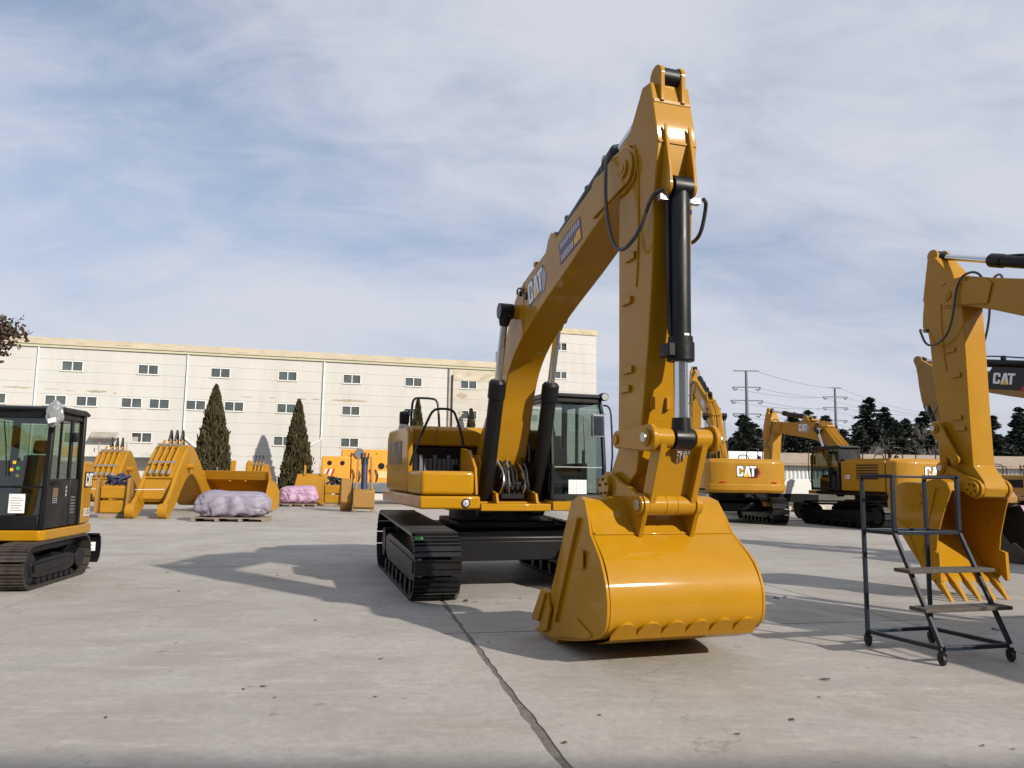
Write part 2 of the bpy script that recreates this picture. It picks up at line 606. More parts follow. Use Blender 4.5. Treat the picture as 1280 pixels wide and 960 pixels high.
def make_track(parent, y, xf_, rf, xr, rr, width, m, M, pitch=0.205, outer=-1, gh=.03, detail=True, fm=None):
    """M: 4x4 from undercarriage frame to parent frame"""
    fm = fm or FRM
    xf2 = lambda p: M @ Vector(p)
    pts = track_path(xf_, rf, xr, rr)
    pts.append(pts[0])
    L = [0]
    for i in range(len(pts) - 1):
        L.append(L[-1] + (pts[i + 1] - pts[i]).length)
    n = round(L[-1] / pitch)
    step = L[-1] / n
    # frame body: a long tapered box with sloped top, plus link chain hidden behind
    w = width * 0.36
    mb = MB()
    mb.prism([(xf_ - rf * .2, rf * .62), (xf_ - rf * .2, rf * 1.32), (xf_ - rf * 1.4, rf * 1.42), (xr + rr * 1.5, rr * 1.42), (xr + rr * .6, rr * 1.25), (xr + rr * .6, rr * .7), (xr + rr * 1.3, rr * .45), (xf_ - rf * 1.2, rf * .45)], y - w, y + w)
    tr = mb.build('track', fm, parent, bevel=0.012, xf=xf2)
    # recessed side plate picked out with a lighter edge
    ys = y + outer * (w + .004)
    mb = MB()
    mb.prism([(xf_ - rf * .4, rf * .80), (xf_ - rf * .4, rf * 1.2), (xr + rr * 1.7, rr * 1.2), (xr + rr * 1.7, rr * .80)], min(ys, ys + outer * .02), max(ys, ys + outer * .02))
    mb.build('side_plate', fm, tr, bevel=0.006, xf=xf2)
    # idler + sprocket
    mb = MB()
    mb.rev((xf_, y - w * .9, rf), (xf_, y + w * .9, rf), [(0, rf * .55), (.02, rf * .86), (.25, rf * .9), (.3, rf * .99), (.7, rf * .99), (.75, rf * .9), (.98, rf * .86), (1, rf * .55)], 24)
    mb.build('idler', fm, tr, xf=xf2)
    mb = MB()
    nt_ = 17
    prof = []
    for i in range(nt_ * 2):
        a = pi * i / nt_
        r_ = rr * (.99 if i % 2 else .86)
        prof.append((xr + r_ * cos(a), rr + r_ * sin(a)))
    mb.prism(prof, y - .03, y + .03)
    mb.cyl((xr, y - w * 1.05, rr), (xr, y + w * 1.05, rr), rr * .55, n=20)
    mb.build('sprocket', fm, tr, bevel=0.006, xf=xf2)
    if detail:
        nr_ = 7
        for i in range(nr_):
            x = xr + rr * 1.0 + (xf_ - rf * 1.0 - xr - rr * 1.0) * i / (nr_ - 1)
            mb = MB()
            mb.rev((x, y - w * 1.08, rf * .3), (x, y + w * 1.08, rf * .3), [(0, .03), (0, rf * .2), (.2, rf * .22), (.22, rf * .28), (.35, rf * .28), (.36, rf * .22), (.64, rf * .22), (.65, rf * .28), (.78, rf * .28), (.8, rf * .22), (1, rf * .2), (1, .03)], 14)
            mb.build('roller', fm, tr, xf=xf2)
    # link chain
    mb = MB()
    for yy in (-.07, .07):
        for i in range(len(pts) - 1):
            a = Vector((pts[i].x, y + yy, pts[i].y))
            b = Vector((pts[i + 1].x, y + yy, pts[i + 1].y))
            cc = Vector(((xf_ + xr) / 2, y + yy, (rf + rr) / 2))
            d = (b - a).normalized()
            nn = Vector((-d.z, 0, d.x)) * .06
            mb.add([a, b, b + nn, a + nn], [(0, 1, 2, 3)])
    mb.build('link_chain', fm, tr, smooth=0, xf=xf2)
    # shoes
    sm = shoe_mesh(step * 0.985, width, m, gh)
    first = True
    seg = 0
    for k in range(n):
        t = k * step
        while L[seg + 1] < t:
            seg += 1
        a = (t - L[seg]) / max(L[seg + 1] - L[seg], 1e-6)
        p = pts[seg].lerp(pts[seg + 1], a)
        t2 = (t + .03) % L[-1]
        s2 = 0
        while L[s2 + 1] < t2:
            s2 += 1
        q = pts[s2].lerp(pts[s2 + 1], (t2 - L[s2]) / max(L[s2 + 1] - L[s2], 1e-6))
        t3 = (t - .03) % L[-1]
        s3 = 0
        while L[s3 + 1] < t3:
            s3 += 1
        r_ = pts[s3].lerp(pts[s3 + 1], (t3 - L[s3]) / max(L[s3 + 1] - L[s3], 1e-6))
        d = (q - r_).normalized()
        X = Vector((-d.x, 0, -d.y))
        Z = Vector((d.y, 0, -d.x))
        Y = Z.cross(X)
        off = Vector((p.x, y, p.y + 0.045))
        ml = M @ Matrix(((X.x, Y.x, Z.x, off.x), (X.y, Y.y, Z.y, off.y), (X.z, Y.z, Z.z, off.z), (0, 0, 0, 1)))
        if first:
            sm.parent = tr
            sm.matrix_local = ml
            first = False
        else:
            inst(sm, tr, ml, 'shoe')
    return tr


# ------------------------------------------------------------------ big excavator
BOOM = [(.36, 1.62), (.32, 1.86), (.42, 2.10), (.80, 2.44), (1.22, 2.82), (1.62, 3.28), (1.96, 3.74), (2.16, 4.0), (2.40, 4.16), (2.77, 4.27), (3.23, 4.36), (4.0, 4.54), (4.85, 4.74), (5.40, 4.88), (5.70, 4.88), (5.88, 4.76), (5.92, 4.60),
        (5.86, 4.46), (5.66, 4.40), (5.40, 4.40), (4.88, 4.25), (4.15, 4.0), (3.30, 3.74), (2.75, 3.54), (2.35, 3.36), (2.05, 3.14), (1.86, 2.90), (1.72, 2.62), (1.52, 2.05), (1.36, 1.74), (1.05, 1.52), (.62, 1.42)]
BOOM = BOOM[:3] + smoothprof(BOOM[3:13], 1) + BOOM[13:21] + smoothprof(BOOM[21:30], 1) + BOOM[30:]
FOOT, TIP = (.60, 1.70), (5.72, 4.62)
PIN_S, PIN_L = (5.38, 1.50), (6.06, 1.35)
STICK = [(6.00, 5.34), (5.66, 4.92), (5.50, 4.52), (5.48, 3.9), (5.47, 2.7), (5.45, 1.85), (5.27, 1.62), (5.24, 1.50), (5.29, 1.38), (5.40, 1.36), (5.55, 1.44), (5.84, 1.64), (5.95, 2.1), (6.08, 2.8), (6.17, 3.5), (6.21, 4.18), (6.30, 4.68), (6.165, 5.32)]
BPROF = [(5.50, 1.36), (5.62, 1.42), (5.78, 1.38), (5.90, 1.22), (5.98, 1.09), (6.12, .99), (6.26, .88), (6.35, .75), (6.395, .62), (6.40, .50), (6.385, .39), (6.32, .305), (6.20, .24), (6.02, .19), (5.6, .10), (5.25, .045), (4.95, .03)]
BHW = [.66, .67, .685, .695, .705, .715, .725, .73, .735, .735, .735, .735, .735, .735, .735, .735, .735]


def circ_int(p, r1, q, r2, side):
    d = (Vector(q) - Vector(p))
    L = min(d.length, (r1 + r2) * .999)
    a = (r1 * r1 - r2 * r2 + L * L) / (2 * L)
    h = sqrt(max(r1 * r1 - a * a, 0))
    u = d.normalized()
    m = Vector(p) + u * a
    return (m.x + side * -u.y * h, m.y + side * u.x * h)


def ram(parent, name, p0, p1, rb, rr, split, bm_, black_head=True, xoff=0):
    """hydraulic ram: barrel from p0 towards p1, chrome rod beyond split (0..1), eyes at both ends"""
    p0, p1 = Vector(p0), Vector(p1)
    d = p1 - p0
    L = d.length
    mb = MB()
    mb.rev(p0, p0 + d * split, [(0, rb * .8), (.03, rb), (.86, rb), (.862, rb * 1.16), (.98, rb * 1.16), (1.0, rb * .9)], 20)
    y = Vector((0, 1, 0))
    mb.cyl(p0 - y * rb * .95, p0 + y * rb * .95, rb * 1.15, n=18)
    b = mb.build(name, bm_, parent)
    mb = MB()
    mb.cyl(p0 + d * (split - .01), p1 - d * (rr * .9 / L), rr, n=18)
    mb.build('rod', CHR, b)
    mb = MB()
    mb.cyl(p1 - y * rb * .9, p1 + y * rb * .9, rb * 1.02, n=18)
    mb.rev(p1 - d.normalized() * rb * 1.9, p1 - d.normalized() * rb * .5, [(0, rr * 1.25), (1, rb * .9)], 14)
    mb.build('rod_eye', BLK, b)
    return b


def boom_part(parent, Y, xf, hw=.235, name='boom'):
    mb = MB()
    prof = BOOM
    mb.prism(prof, -hw, hw)
    b = mb.build(name, Y, parent, bevel=0.012, xf=xf)
    return b


def bucket_part(parent, Y, xf, hi=True, wear=True, worn=False, bw=1.0):
    if bw != 1.0:
        xf0 = xf
        xf = lambda p: xf0((p[0], p[1] if abs(p[1]) < .36 and p[2] > 1.0 else p[1] * bw, p[2]))
    prof = smoothprof(BPROF[4:], 1)
    n = len(prof)
    pp = BPROF[:4] + prof
    hh = BHW[:4] + [.705 + .03 * min(1, i / 8) for i in range(n)]
    mb = MB()
    mb.shell(pp, hh, .03)
    bk = mb.build('bucket', Y, parent, xf=xf, smooth=40)
    side = [(5.47, 1.36)] + BPROF[1:4] + prof + [(4.88, .06), (4.98, .30), (5.10, .46), (5.22, .66), (5.36, 1.02)]
    for s in (-1, 1):
        mb = MB()
        prof_w = {}
        vs_ = []
        # plate follows the flare of the shell
        for th in (0, .028):
            for p in side:
                w = .672 + .068 * min(1, max(0, (1.42 - p[1]) / .6))
                vs_.append((p[0], s * (w + th), p[1]))
        k = len(side)
        fs = [tuple(range(k)), tuple(range(2 * k - 1, k - 1, -1))] + [(i, k + i, k + (i + 1) % k, (i + 1) % k) for i in range(k)]
        mb.add(vs_, fs)
        sp = mb.build('side_plate', Y, bk, bevel=.005, xf=xf)
        if hi:
            def w_at(z):
                return .672 + .068 * min(1, max(0, (1.42 - z) / .6)) + .028
            # stiffener along the mouth, bolt-on cutter, small cast pad
            mb = MB()
            a, b = (5.72, 1.22), (5.28, .22)
            mb.bar((a[0], s * (w_at(a[1]) + .012), a[1]), (b[0], s * (w_at(b[1]) + .012), b[1]), .05, .035, up=(1, 0, 0))
            mb.build('stiffener', Y, bk, bevel=.008, xf=xf)
            mb = MB()
            mb.prism([(5.10, .46), (5.16, .30), (5.08, .10), (4.86, .05), (4.88, .22)], s * (w_at(.3) + .002), s * (w_at(.3) + .032))
            mb.build('side_cutter', Y, bk, bevel=.006, xf=xf)
            mb = MB()
            mb.prism([(5.00, .50), (5.10, .46), (4.90, .16), (4.74, .14), (4.72, .18)], s * (w_at(.3) - .02), s * (w_at(.3) + .06))
            mb.build('side_protector', Y, bk, bevel=.008, xf=xf)
            mb = MB()
            yy = sorted((s * (w_at(.8)), s * (w_at(.8) + .012)))
            mb.box(5.78, 5.92, yy[0], yy[1], .78, .94)
            mb.build('cast_pad', Y, bk, bevel=.004, xf=xf)
            mb = MB()
            mb.prism([(5.78, .34), (5.4, .14), (5.2, .07), (6.0, .20), (6.12, .25)], s * (w_at(.2) + .002), s * (w_at(.2) + .022))
            mb.build('heel_plate', Y, bk, bevel=.004, xf=xf)
        # hinge ears: plate from the top plate up around both pins
        ye = .262
        mb = MB()
        ear = arc(PIN_L, .105, -60, 120, 8) + [(5.85, 1.50), (5.65, 1.55)] + arc(PIN_S, .15, 60, 230, 8) + [(5.45, 1.34), (5.78, 1.36), (5.93, 1.15), (6.02, 1.06)]
        mb.prism(ear, s * (ye - .024), s * (ye + .024))
        mb.build('ear', Y, bk, bevel=.006, xf=xf)
        mb = MB()
        mb.cyl((PIN_L[0], s * (ye - .05), PIN_L[1]), (PIN_L[0], s * (ye + .05), PIN_L[1]), .088, n=18)
        mb.build('pin_boss', Y, bk, bevel=.006, xf=xf)
        mb = MB()
        mb.cyl((PIN_S[0], s * (ye - .05), PIN_S[1]), (PIN_S[0], s * (ye + .07), PIN_S[1]), .115, n=18)
        mb.build('pin_boss', Y, bk, bevel=.006, xf=xf)
        for k in range(5):
            an = 2 * pi * k / 5 + .4
            mb = MB()
            px_, pz_ = PIN_S[0] + .075 * cos(an), PIN_S[1] + .075 * sin(an)
            mb.cyl((px_, s * (ye + .068), pz_), (px_, s * (ye + .082), pz_), .014, n=8)
            mb.build('bolt', FRM, bk, xf=xf)
    # weld step across the top, lip, scalloped wear plate round the heel, teeth
    mb = MB()
    mb.box(-.012, .012, -.70, .70, -.012, .012)
    o_ = MB()
    o_.bar((5.985, -.695, 1.095), (5.985, .695, 1.095), .03, .02, up=(1, 0, 1))
    o_.build('weld_bead', Y, bk, bevel=.006, xf=xf)
    mb = MB()
    mb.prism([(5.22, .005), (5.22, .05), (4.92, .055), (4.84, .03), (4.92, .0)], -.745, .745)
    mb.build('cutting_edge', Y, bk, bevel=.005, xf=xf)
    if wear:
        mb = MB()
        nb = 6
        M_ = 72
        low = [(5.7, .118), (6.0, .182), (6.18, .23)]
        top = [(6.30, .295), (6.388, .40)]
        rows = []
        for i in range(M_ + 1):
            u = i / M_
            y = -.70 + 1.40 * u
            h = abs(sin(pi * nb * u)) ** .45
            hp = (top[0][0] + (top[1][0] - top[0][0]) * h, top[0][1] + (top[1][1] - top[0][1]) * h)
            line = low + [(top[0][0] - .02, top[0][1] - .03), hp]
            outp = []
            for (x, z) in line:
                dv = Vector((x - 5.9, z - .62)).normalized()
                outp.append((x + dv.x * .03, y, z + dv.y * .03))
            inn = (hp[0] - .008, y, hp[1] + .004)
            rows.append(outp + [inn])
        k = len(rows[0])
        vs_ = [p for r in rows for p in r]
        fs = [(i * k + j, i * k + j + 1, (i + 1) * k + j + 1, (i + 1) * k + j) for i in range(M_) for j in range(k - 1)]
        mb.add(vs_, fs)
        mb.build('wear_plate', Y, bk, xf=xf, smooth=30)
    for i in range(5):
        y = -.66 + 1.32 * i / 4
        mb = MB()
        mb.prism([(5.12, .085), (5.0, .10), (4.78, .085), (4.60, .02), (4.60, -.005), (4.8, -.012), (5.0, .0)], y - .055, y + .055)
        t_ = mb.build('tooth', Y, bk, bevel=.008, xf=xf)
        mb = MB()
        mb.prism([(4.80, .092), (4.52, .022), (4.46, .0), (4.52, -.012), (4.80, -.022)], y - .045, y + .045)
        mb.build('tooth_tip', Y, t_, bevel=.01, xf=xf)
    if not worn and hi:
        decal([[(0, 0), (1.6, 0), (1.6, 1), (0, 1)]], 'paper_tag', PAPER, bk, (5.915, .47, 1.165), (0, 1, 0), (-.52, 0, .85), .07, .010, xf)
    return bk


def excavator(name, label, C, f, group, Y=YEL2, boom_r=0, stick_r=0, bucket_r=0, scale=1.0, under=(0, 0, 0), main=False, tail=-2.75,
              tailw=1.42, trk=TRK, logo_boom='grey', worn=False, cat='excavator', rear_logo=True, bw=1.0):
    f = Vector((f[0], f[1])).normalized()
    root = empty(name, (C[0], C[1], 0), atan2(f.y, f.x), scale)
    tag(root, label, cat, group)
    # --- undercarriage
    M = Matrix.Translation((under[0], under[1], 0)) @ Matrix.Rotation(under[2], 4, 'Z')
    U = lambda p: M @ Vector(p)
    for s in (-1, 1):
        tr = make_track(root, s * 1.29, 1.80, .385, -1.80, .435, .6, trk, M, outer=s, detail=True)
        if main and s == -1:
            sh = [c for c in tr.children if c.name.startswith('shoe')]
            best = max(sh, key=lambda c: c.location.x if c.location.z > .66 else -9)
            decal([[(0, 0), (1, 0), (1, .55), (0, .55)]], 'paint_mark', GRN, tr, Vector(best.location) + Vector((.06, -.285, -.02)), (0, 1, 0), (-.35, 0, 1), .11, .004)
            # bolts and link ends showing through the front shoes
    mb = MB()
    mb.prism([(-1.0, .45), (-1.0, .72), (-.7, .86), (.7, .86), (1.0, .72), (1.0, .45), (.7, .40), (-.7, .40)], -1.05, 1.05)
    mb.box(-.75, .75, -.75, .75, .80, .93)
    cb = mb.build('car_body', FRM, root, bevel=.02, xf=U)
    mb = MB()
    mb.box(.96, 1.16, -1.0, 1.0, .40, .68)
    mb.build('front_cross_beam', FRM, cb, bevel=.015, xf=U)
    mb = MB()
    mb.cyl((0, 0, .90), (0, 0, 1.13), .72, n=36)
    mb.build('swing_bearing', FRM, root, bevel=.01, xf=U)
    # --- upper deck
    mb = MB()
    mb.box(tail + .5, 1.60, -1.0, 1.3, 1.10, 1.22)
    mb.box(1.60, 1.96, -.60, .44, 1.10, 1.20)
    dk = mb.build('deck', Y if main else FRM, root, bevel=.012)
    mb = MB()
    mb.box(1.55, 1.98, .46, 1.36, 1.105, 1.235)
    mb.build('cab_step', Y, root, bevel=.012)
    # right front boxes
    mb = MB()
    mb.box(-1.3, 2.0, -1.47, -.62, 1.13, 1.305)
    bx = mb.build('side_skirt', Y, root, bevel=.03, seg=3)
    mb = MB()
    mb.cyl((1.98, -.83, 1.21), (2.012, -.83, 1.21), .062, n=20)
    lr = mb.build('lamp_rim', BLK, bx)
    mb = MB()
    mb.rev((2.013, -.83, 1.21), (2.022, -.83, 1.21), [(0, .045), (1, .03)], 20)
    mb.build('lamp_lens', LENS, lr)
    mb = MB()
    mb.box(.92, 1.96, -1.45, -.70, 1.32, 1.645)
    mb.build('tool_box', Y, root, bevel=.05, seg=4)
    mb = MB()
    mb.prism([(.90, 1.32), (1.80, 1.32), (1.72, 1.70), (1.4, 1.95), (.9, 2.0)], -.64, -.60)
    mb.build('centre_plate', Y, root, bevel=.01)
    # engine hood
    mb = MB()
    mb.prism([(tail + .55, 1.24), (tail + .55, 2.30), (tail + .65, 2.36), (.26, 2.36), (.34, 2.30), (.34, 2.05), (.10, 2.03), (.10, 1.24)], -1.30, .46)
    mb.box(tail + .552, .05, .40, 1.25, 1.243, 2.357)
    hd = mb.build('engine_hood', Y, root, bevel=.02)
    mb = MB()
    mb.prism([(-1.25, 1.33), (-1.25, 2.20), (-1.1, 2.33), (.55, 2.33), (.72, 2.25), (.72, 1.33)], -1.42, -1.335)
    dr = mb.build('side_door', Y, root, bevel=.035, seg=3)
    mb = MB()
    mb.prism([(-.95, 1.75), (-.95, 2.12), (.20, 2.12), (.20, 1.75)], -1.425, -1.42)
    mb.build('vent_panel', BLK, dr)
    mb = MB()
    mb.box(.34, .355, -.90, -.885, 2.07, 2.33)
    mb.box(.34, .35, -.50, -.49, 2.06, 2.35)
    mb.build('hood_seam', YELW, hd)
    # dark recess with cooling pack behind the tool box
    mb = MB()
    mb.box(.11, .30, -1.30, -.42, 1.33, 2.02)
    rc = mb.build('recess', BLK, root)
    for i in range(9):
        y = -1.16 + .074 * i
        mb = MB()
        mb.box(.30, .335, y, y + .058, 1.36, 1.84 if i % 3 else 1.90)
        mb.build('slat', GREY, rc, bevel=.006)
    mb = MB()
    mb.box(.30, .45, -.62, -.44, 1.35, 1.75)
    mb.cyl((.46, -.53, 1.7), (.46, -.53, 1.84), .05, n=12)
    mb.tube([(.44, -.58, 1.4), (.55, -.5, 1.6), (.48, -.46, 1.9), (.4, -.5, 1.98)], .018, 8, 2)
    mb.build('valve_cluster', BLK, rc)
    # --- counterweight
    mb = MB()
    tw = tailw
    mb.prismz([(tail + .62, -tw), (tail + .22, -tw + .06), (tail + .05, -tw + .40), (tail, -tw * .45), (tail, tw * .45), (tail + .05, tw - .40), (tail + .22, tw - .06), (tail + .62, tw)], 1.14, 2.28)
    cw = mb.build('counterweight', Y, root, bevel=.09, seg=4)
    mb = MB()
    mb.prismz([(tail + .5, -tw - .012), (tail + .2, -tw + .05), (tail + .03, -tw + .40), (tail - .03, -tw * .45), (tail - .03, tw * .45), (tail + .03, tw - .40), (tail + .2, tw - .05), (tail + .5, tw + .012)], 1.20, 1.46)
    mb.build('counterweight_lip', Y, cw, bevel=.05, seg=3)
    if rear_logo:
        logo(cw, (tail - .001, .42, 1.72), (0, -1, 0), (0, 0, 1), .37)
        for s in (-1, 1):
            mb = MB()
            a = (tail + .03, s * (tw - .42), 1.50)
            mb.box(tail + .012, tail + .06, min(s * (tw - .62), s * (tw - .42)), max(s * (tw - .62), s * (tw - .42)), 1.49, 1.54)
            mb.build('tail_light', REDL, cw, bevel=.006)
    # left side: pump door with louvres behind the cab
    mb = MB()
    mb.prism([(tail + .66, 1.26), (tail + .66, 2.28), (.05, 2.28), (.05, 1.26)], 1.255, 1.40)
    ld = mb.build('pump_door', Y, root, bevel=.03, seg=3)
    for i in range(6):
        mb = MB()
        z = 1.66 + .09 * i
        mb.box(tail + .95, -.75, 1.395, 1.412, z, z + .045)
        mb.build('louvre', BLK, ld)
    logo(ld, (-.18, 1.402, 1.66), (-1, 0, 0), (0, 0, 1), .15, 'plain')
    # exhaust
    mb = MB()
    mb.tube([(-1.6, .75, 2.35), (-1.6, .75, 2.55), (-1.68, .75, 2.62)], .05, 10, 1)
    mb.build('exhaust_pipe', BLK, root)
    # hand rails
    def rail(pts, nm='hand_rail', r=.019):
        m_ = MB()
        m_.tube(pts, r, 8)
        return m_.build(nm, BLK, root)
    rail(smoothprof([(.10, -1.27, 2.0), (.10, -1.26, 2.70), (.10, -1.23, 2.80), (.10, -1.16, 2.82), (.10, -.94, 2.82), (.10, -.86, 2.80), (.12, -.83, 2.70), (.28, -.82, 2.05)], 1))
    rail(smoothprof([(.95, -1.42, 1.72), (.95, -1.36, 1.95), (.90, -1.14, 2.46), (.90, -1.08, 2.56), (.90, -1.0, 2.59), (.90, -.84, 2.59), (.90, -.76, 2.56), (.92, -.72, 2.46), (.95, -.60, 2.08), (.95, -.59, 1.66)], 1))
    rail([(.10, -1.26, 2.62), (.6, -1.40, 2.56), (.62, -1.42, 2.35)], r=.015)
    if not main:
        rail(smoothprof([(-.6, -1.2, 2.36), (-.6, -1.2, 2.78), (-.7, -1.2, 2.86), (-1.4, -1.2, 2.86), (-1.5, -1.2, 2.78), (-1.5, -1.2, 2.36)], 1))
        rail(smoothprof([(-.6, 1.0, 2.36), (-.6, 1.0, 2.74), (-.7, 1.0, 2.80), (-1.6, 1.0, 2.80), (-1.7, 1.0, 2.74), (-1.7, 1.0, 2.36)], 1))
    mb = MB()
    mb.prism([(.60, 2.36), (.60, 2.54), (.66, 2.55), (.70, 2.50), (.70, 2.38), (.66, 2.35)], -1.545, -1.40)
    mr_ = mb.build('mirror', BLKP, root, bevel=.02)
    # --- cab
    GLS = GLS0 if main else GLSD
    x0, x1, y0, y1, z0, z1 = .12, 1.78, .50, 1.38, 1.245, 2.80
    mb = MB()
    r = .055
    front = [(x1, z0), (x1 + .02, 1.75), (x1 - .06, 2.55), (x1 - .16, z1 - .05)]
    for y in (y0 + r / 2, y1 - r / 2):
        for a, b in zip(front[:-1], front[1:]):
            mb.bar((a[0] - .03, y, a[1]), (b[0] - .03, y, b[1] + .01), r, r)
        mb.bar((x0 + .03, y, z0), (x0 + .06, y, z1 - .03), .09, r)
        mb.bar((.72, y, z0), (.72, y, z1 - .03), .05, r * .8)
        mb.box(x0 + .05, x1 - .05, y - r / 2 + .003, y + r / 2 - .003, z0 + .003, z0 + .10)
        mb.bar((x0 + .05, y, z1 - .06), (x1 - .14, y, z1 - .06), r * .94, .07)
    mb.box(x1 - .10, x1 + .004, y0 + .03, y1 - .03, z0 + .002, z0 + .09)
    mb.box(x1 - .22, x1 - .12, y0 + .02, y1 - .02, z1 - .10, z1 - .03)
    mb.box(x0, x0 + .06, y0 + .03, y1 - .03, z0 + .004, 1.95)
    mb.box(x0 + .07, x1 - .12, y0 + .008, y0 + .04, z0 + .11, 1.78)
    fr = mb.build('cab', BLK, root, bevel=.012)
    mb = MB()
    mb.prism([(x0 - .03, z1 - .035), (x0 - .03, z1 + .02), (x0 + .1, z1 + .05), (x1 - .2, z1 + .045), (x1 - .10, z1 + .0), (x1 - .11, z1 - .035)], y0 - .005, y1 + .005)
    mb.build('roof', BLK, fr, bevel=.03, seg=3)
    mb = MB()
    mb.add([(x1 - .025, y0 + r, 1.74), (x1 - .025, y1 - r, 1.74), (x1 - .085, y1 - r, 2.53), (x1 - .085, y0 + r, 2.53), (x1 - .175, y1 - r, 2.72), (x1 - .175, y0 + r, 2.72)], [(0, 1, 2, 3), (3, 2, 4, 5)])
    mb.build('windshield', GLS, fr, smooth=0)
    mb = MB()
    mb.add([(x1 - .02, y0 + r, z0 + .08), (x1 - .02, y1 - r, z0 + .08), (x1 - .008, y1 - r, 1.72), (x1 - .008, y0 + r, 1.72)], [(0, 1, 2, 3)])
    mb.build('lower_windshield', GLS, fr, smooth=0)
    mb = MB()
    mb.box(x1 - .04, x1 - .005, y0 + .04, y1 - .04, 1.725, 1.738)
    mb.build('glass_joint', STEEL, fr)
    for y in (y0 + .02, y1 - .02):
        mb = MB()
        mb.add([(.76, y, z0 + .1), (1.72, y, z0 + .1), (1.74, y, 1.75), (1.66, y, 2.55), (1.55, y, 2.72), (.76, y, 2.72)], [(0, 1, 2, 3, 4, 5)])
        mb.build('side_glass', GLS, fr, smooth=0)
        mb = MB()
        mb.add([(.20, y, 1.80), (.68, y, 1.80), (.68, y, 2.70), (.20, y, 2.70)], [(0, 1, 2, 3)])
        mb.build('rear_side_glass', GLS, fr, smooth=0)
    mb = MB()
    mb.add([(x0 + .03, y0 + .06, 1.97), (x0 + .03, y1 - .06, 1.97), (x0 + .03, y1 - .06, 2.72), (x0 + .03, y0 + .06, 2.72)], [(0, 1, 2, 3)])
    mb.build('rear_glass', GLS, fr, smooth=0)
    # inside: seat, consoles, monitor, levers
    mb = MB()
    mb.box(.45, 1.0, .72, 1.16, 1.40, 1.62)
    mb.prism([(.45, 1.62), (.62, 1.62), (.50, 2.25), (.36, 2.25)], .72, 1.16)
    mb.prism([(.40, 2.27), (.52, 2.27), (.46, 2.47), (.36, 2.47)], .82, 1.06)
    mb.build('seat', SEATM, fr, bevel=.04, seg=3)
    mb = MB()
    mb.box(.5, 1.25, .56, .68, 1.32, 1.80)
    mb.box(.5, 1.25, 1.20, 1.31, 1.32, 1.80)
    mb.cyl((1.2, .62, 1.8), (1.22, .62, 2.0), .02, .03, 8)
    mb.cyl((1.2, 1.26, 1.8), (1.22, 1.26, 2.0), .02, .03, 8)
    mb.prism([(1.45, 1.30), (1.70, 1.30), (1.68, 1.70), (1.55, 1.70)], .58, .98)
    mb.box(1.50, 1.56, .60, .80, 1.80, 2.02)
    mb.box(1.60, 1.68, .56, 1.06, 1.30, 1.70)
    mb.box(.2, 1.70, .56, 1.32, 1.27, 1.31)
    mb.box(.2, .40, .56, 1.32, 1.31, 1.98)
    mb.prism([(1.1, 1.62), (1.5, 1.66), (1.5, 1.92), (1.3, 1.95)], .56, .66)
    mb.build('console', SEATM, fr, bevel=.015)
    mb = MB()
    mb.box(x1 - .14, x1 - .08, y0 + .03, y1 - .03, z1 - .02, z1 + .012)
    for y in (y0 - .02, y1 + .01):
        mb.cyl((x1 - .18, y, z1 + .01), (x1 - .06, y, z1 + .0), .06, .065, 16)
    br_ = mb.build('light_bar', BLK, fr, bevel=.006)
    for y in (y0 - .02, y1 + .01):
        mb = MB()
        mb.cyl((x1 - .062, y, z1), (x1 - .052, y, z1), .052, n=18)
        mb.build('work_light', LENS, br_)
    mb = MB()
    mb.tube(smoothprof([(x1 - .14, y1 + .02, z1 - .12), (x1 - .1, y1 + .10, z1 - .14), (x1 - .06, y1 + .12, z1 - .3), (x1 - .02, y1 + .12, 1.7), (x1 - .06, y1 + .02, 1.5)], 1), .014, 8)
    mb.build('grab_rail', BLK, fr)
    mb = MB()
    mb.prism([(x1 + .02, 2.20), (x1 + .02, 2.5), (x1 + .09, 2.52), (x1 + .10, 2.18)], y1 - .26, y1 - .06)
    mb.bar((x1 - .05, y1 + .02, 2.55), (x1 + .06, y1 - .10, 2.48), .02)
    mr_ = mb.build('cab_mirror', WRAP if main else BLKP, fr, bevel=.02)
    mb = MB()
    mb.add([(x1 + .105, y1 - .245, 2.20), (x1 + .105, y1 - .075, 2.20), (x1 + .098, y1 - .075, 2.49), (x1 + .098, y1 - .245, 2.49)], [(0, 1, 2, 3)])
    mb.build('mirror_face', MIRR, mr_, smooth=0)
    mb = MB()
    mb.tube([(x1 + .012, y1 - .35, 1.78), (x1 + .01, y1 - .36, 2.1), (x1 - .05, y1 - .35, 2.5)], .008, 6)
    mb.build('wiper', BLK, fr)
    if main:
        decal([[(0, 0), (1, 0), (1, .72), (0, .72)]], 'notice_sheet', PAPER, fr, (x1 + .006, .775, 1.34), (0, 1, 0), (0, 0, 1), .285, .004)
        rows = []
        for k in range(6):
            rows.append([(.40, .06 + .1 * k), (.47, .06 + .1 * k), (.47, .11 + .1 * k), (.40, .11 + .1 * k)])
            rows.append([(.06, .07 + .1 * k), (.34, .07 + .1 * k), (.34, .085 + .1 * k), (.06, .085 + .1 * k)])
            rows.append([(.55, .07 + .1 * k), (.93, .07 + .1 * k), (.93, .085 + .1 * k), (.55, .085 + .1 * k)])
        decal(rows, 'notice_print', LGRY, fr, (x1 + .006, .775, 1.34), (0, 1, 0), (0, 0, 1), .285, .007)
    # --- boom foot brackets and hydraulics between the rams
    for y in (-.30, .30):
        mb = MB()
        mb.prism([(.2, 1.2), (1.78, 1.2), (1.72, 1.34), (1.35, 1.40), (.9, 1.75), (.75, 1.9), (.45, 1.9), (.25, 1.7)], y - .02, y + .02)
        mb.build('boom_bracket', Y, root, bevel=.008)
    mb = MB()
    mb.box(1.32, 1.60, -.20, .16, 1.26, 1.50)
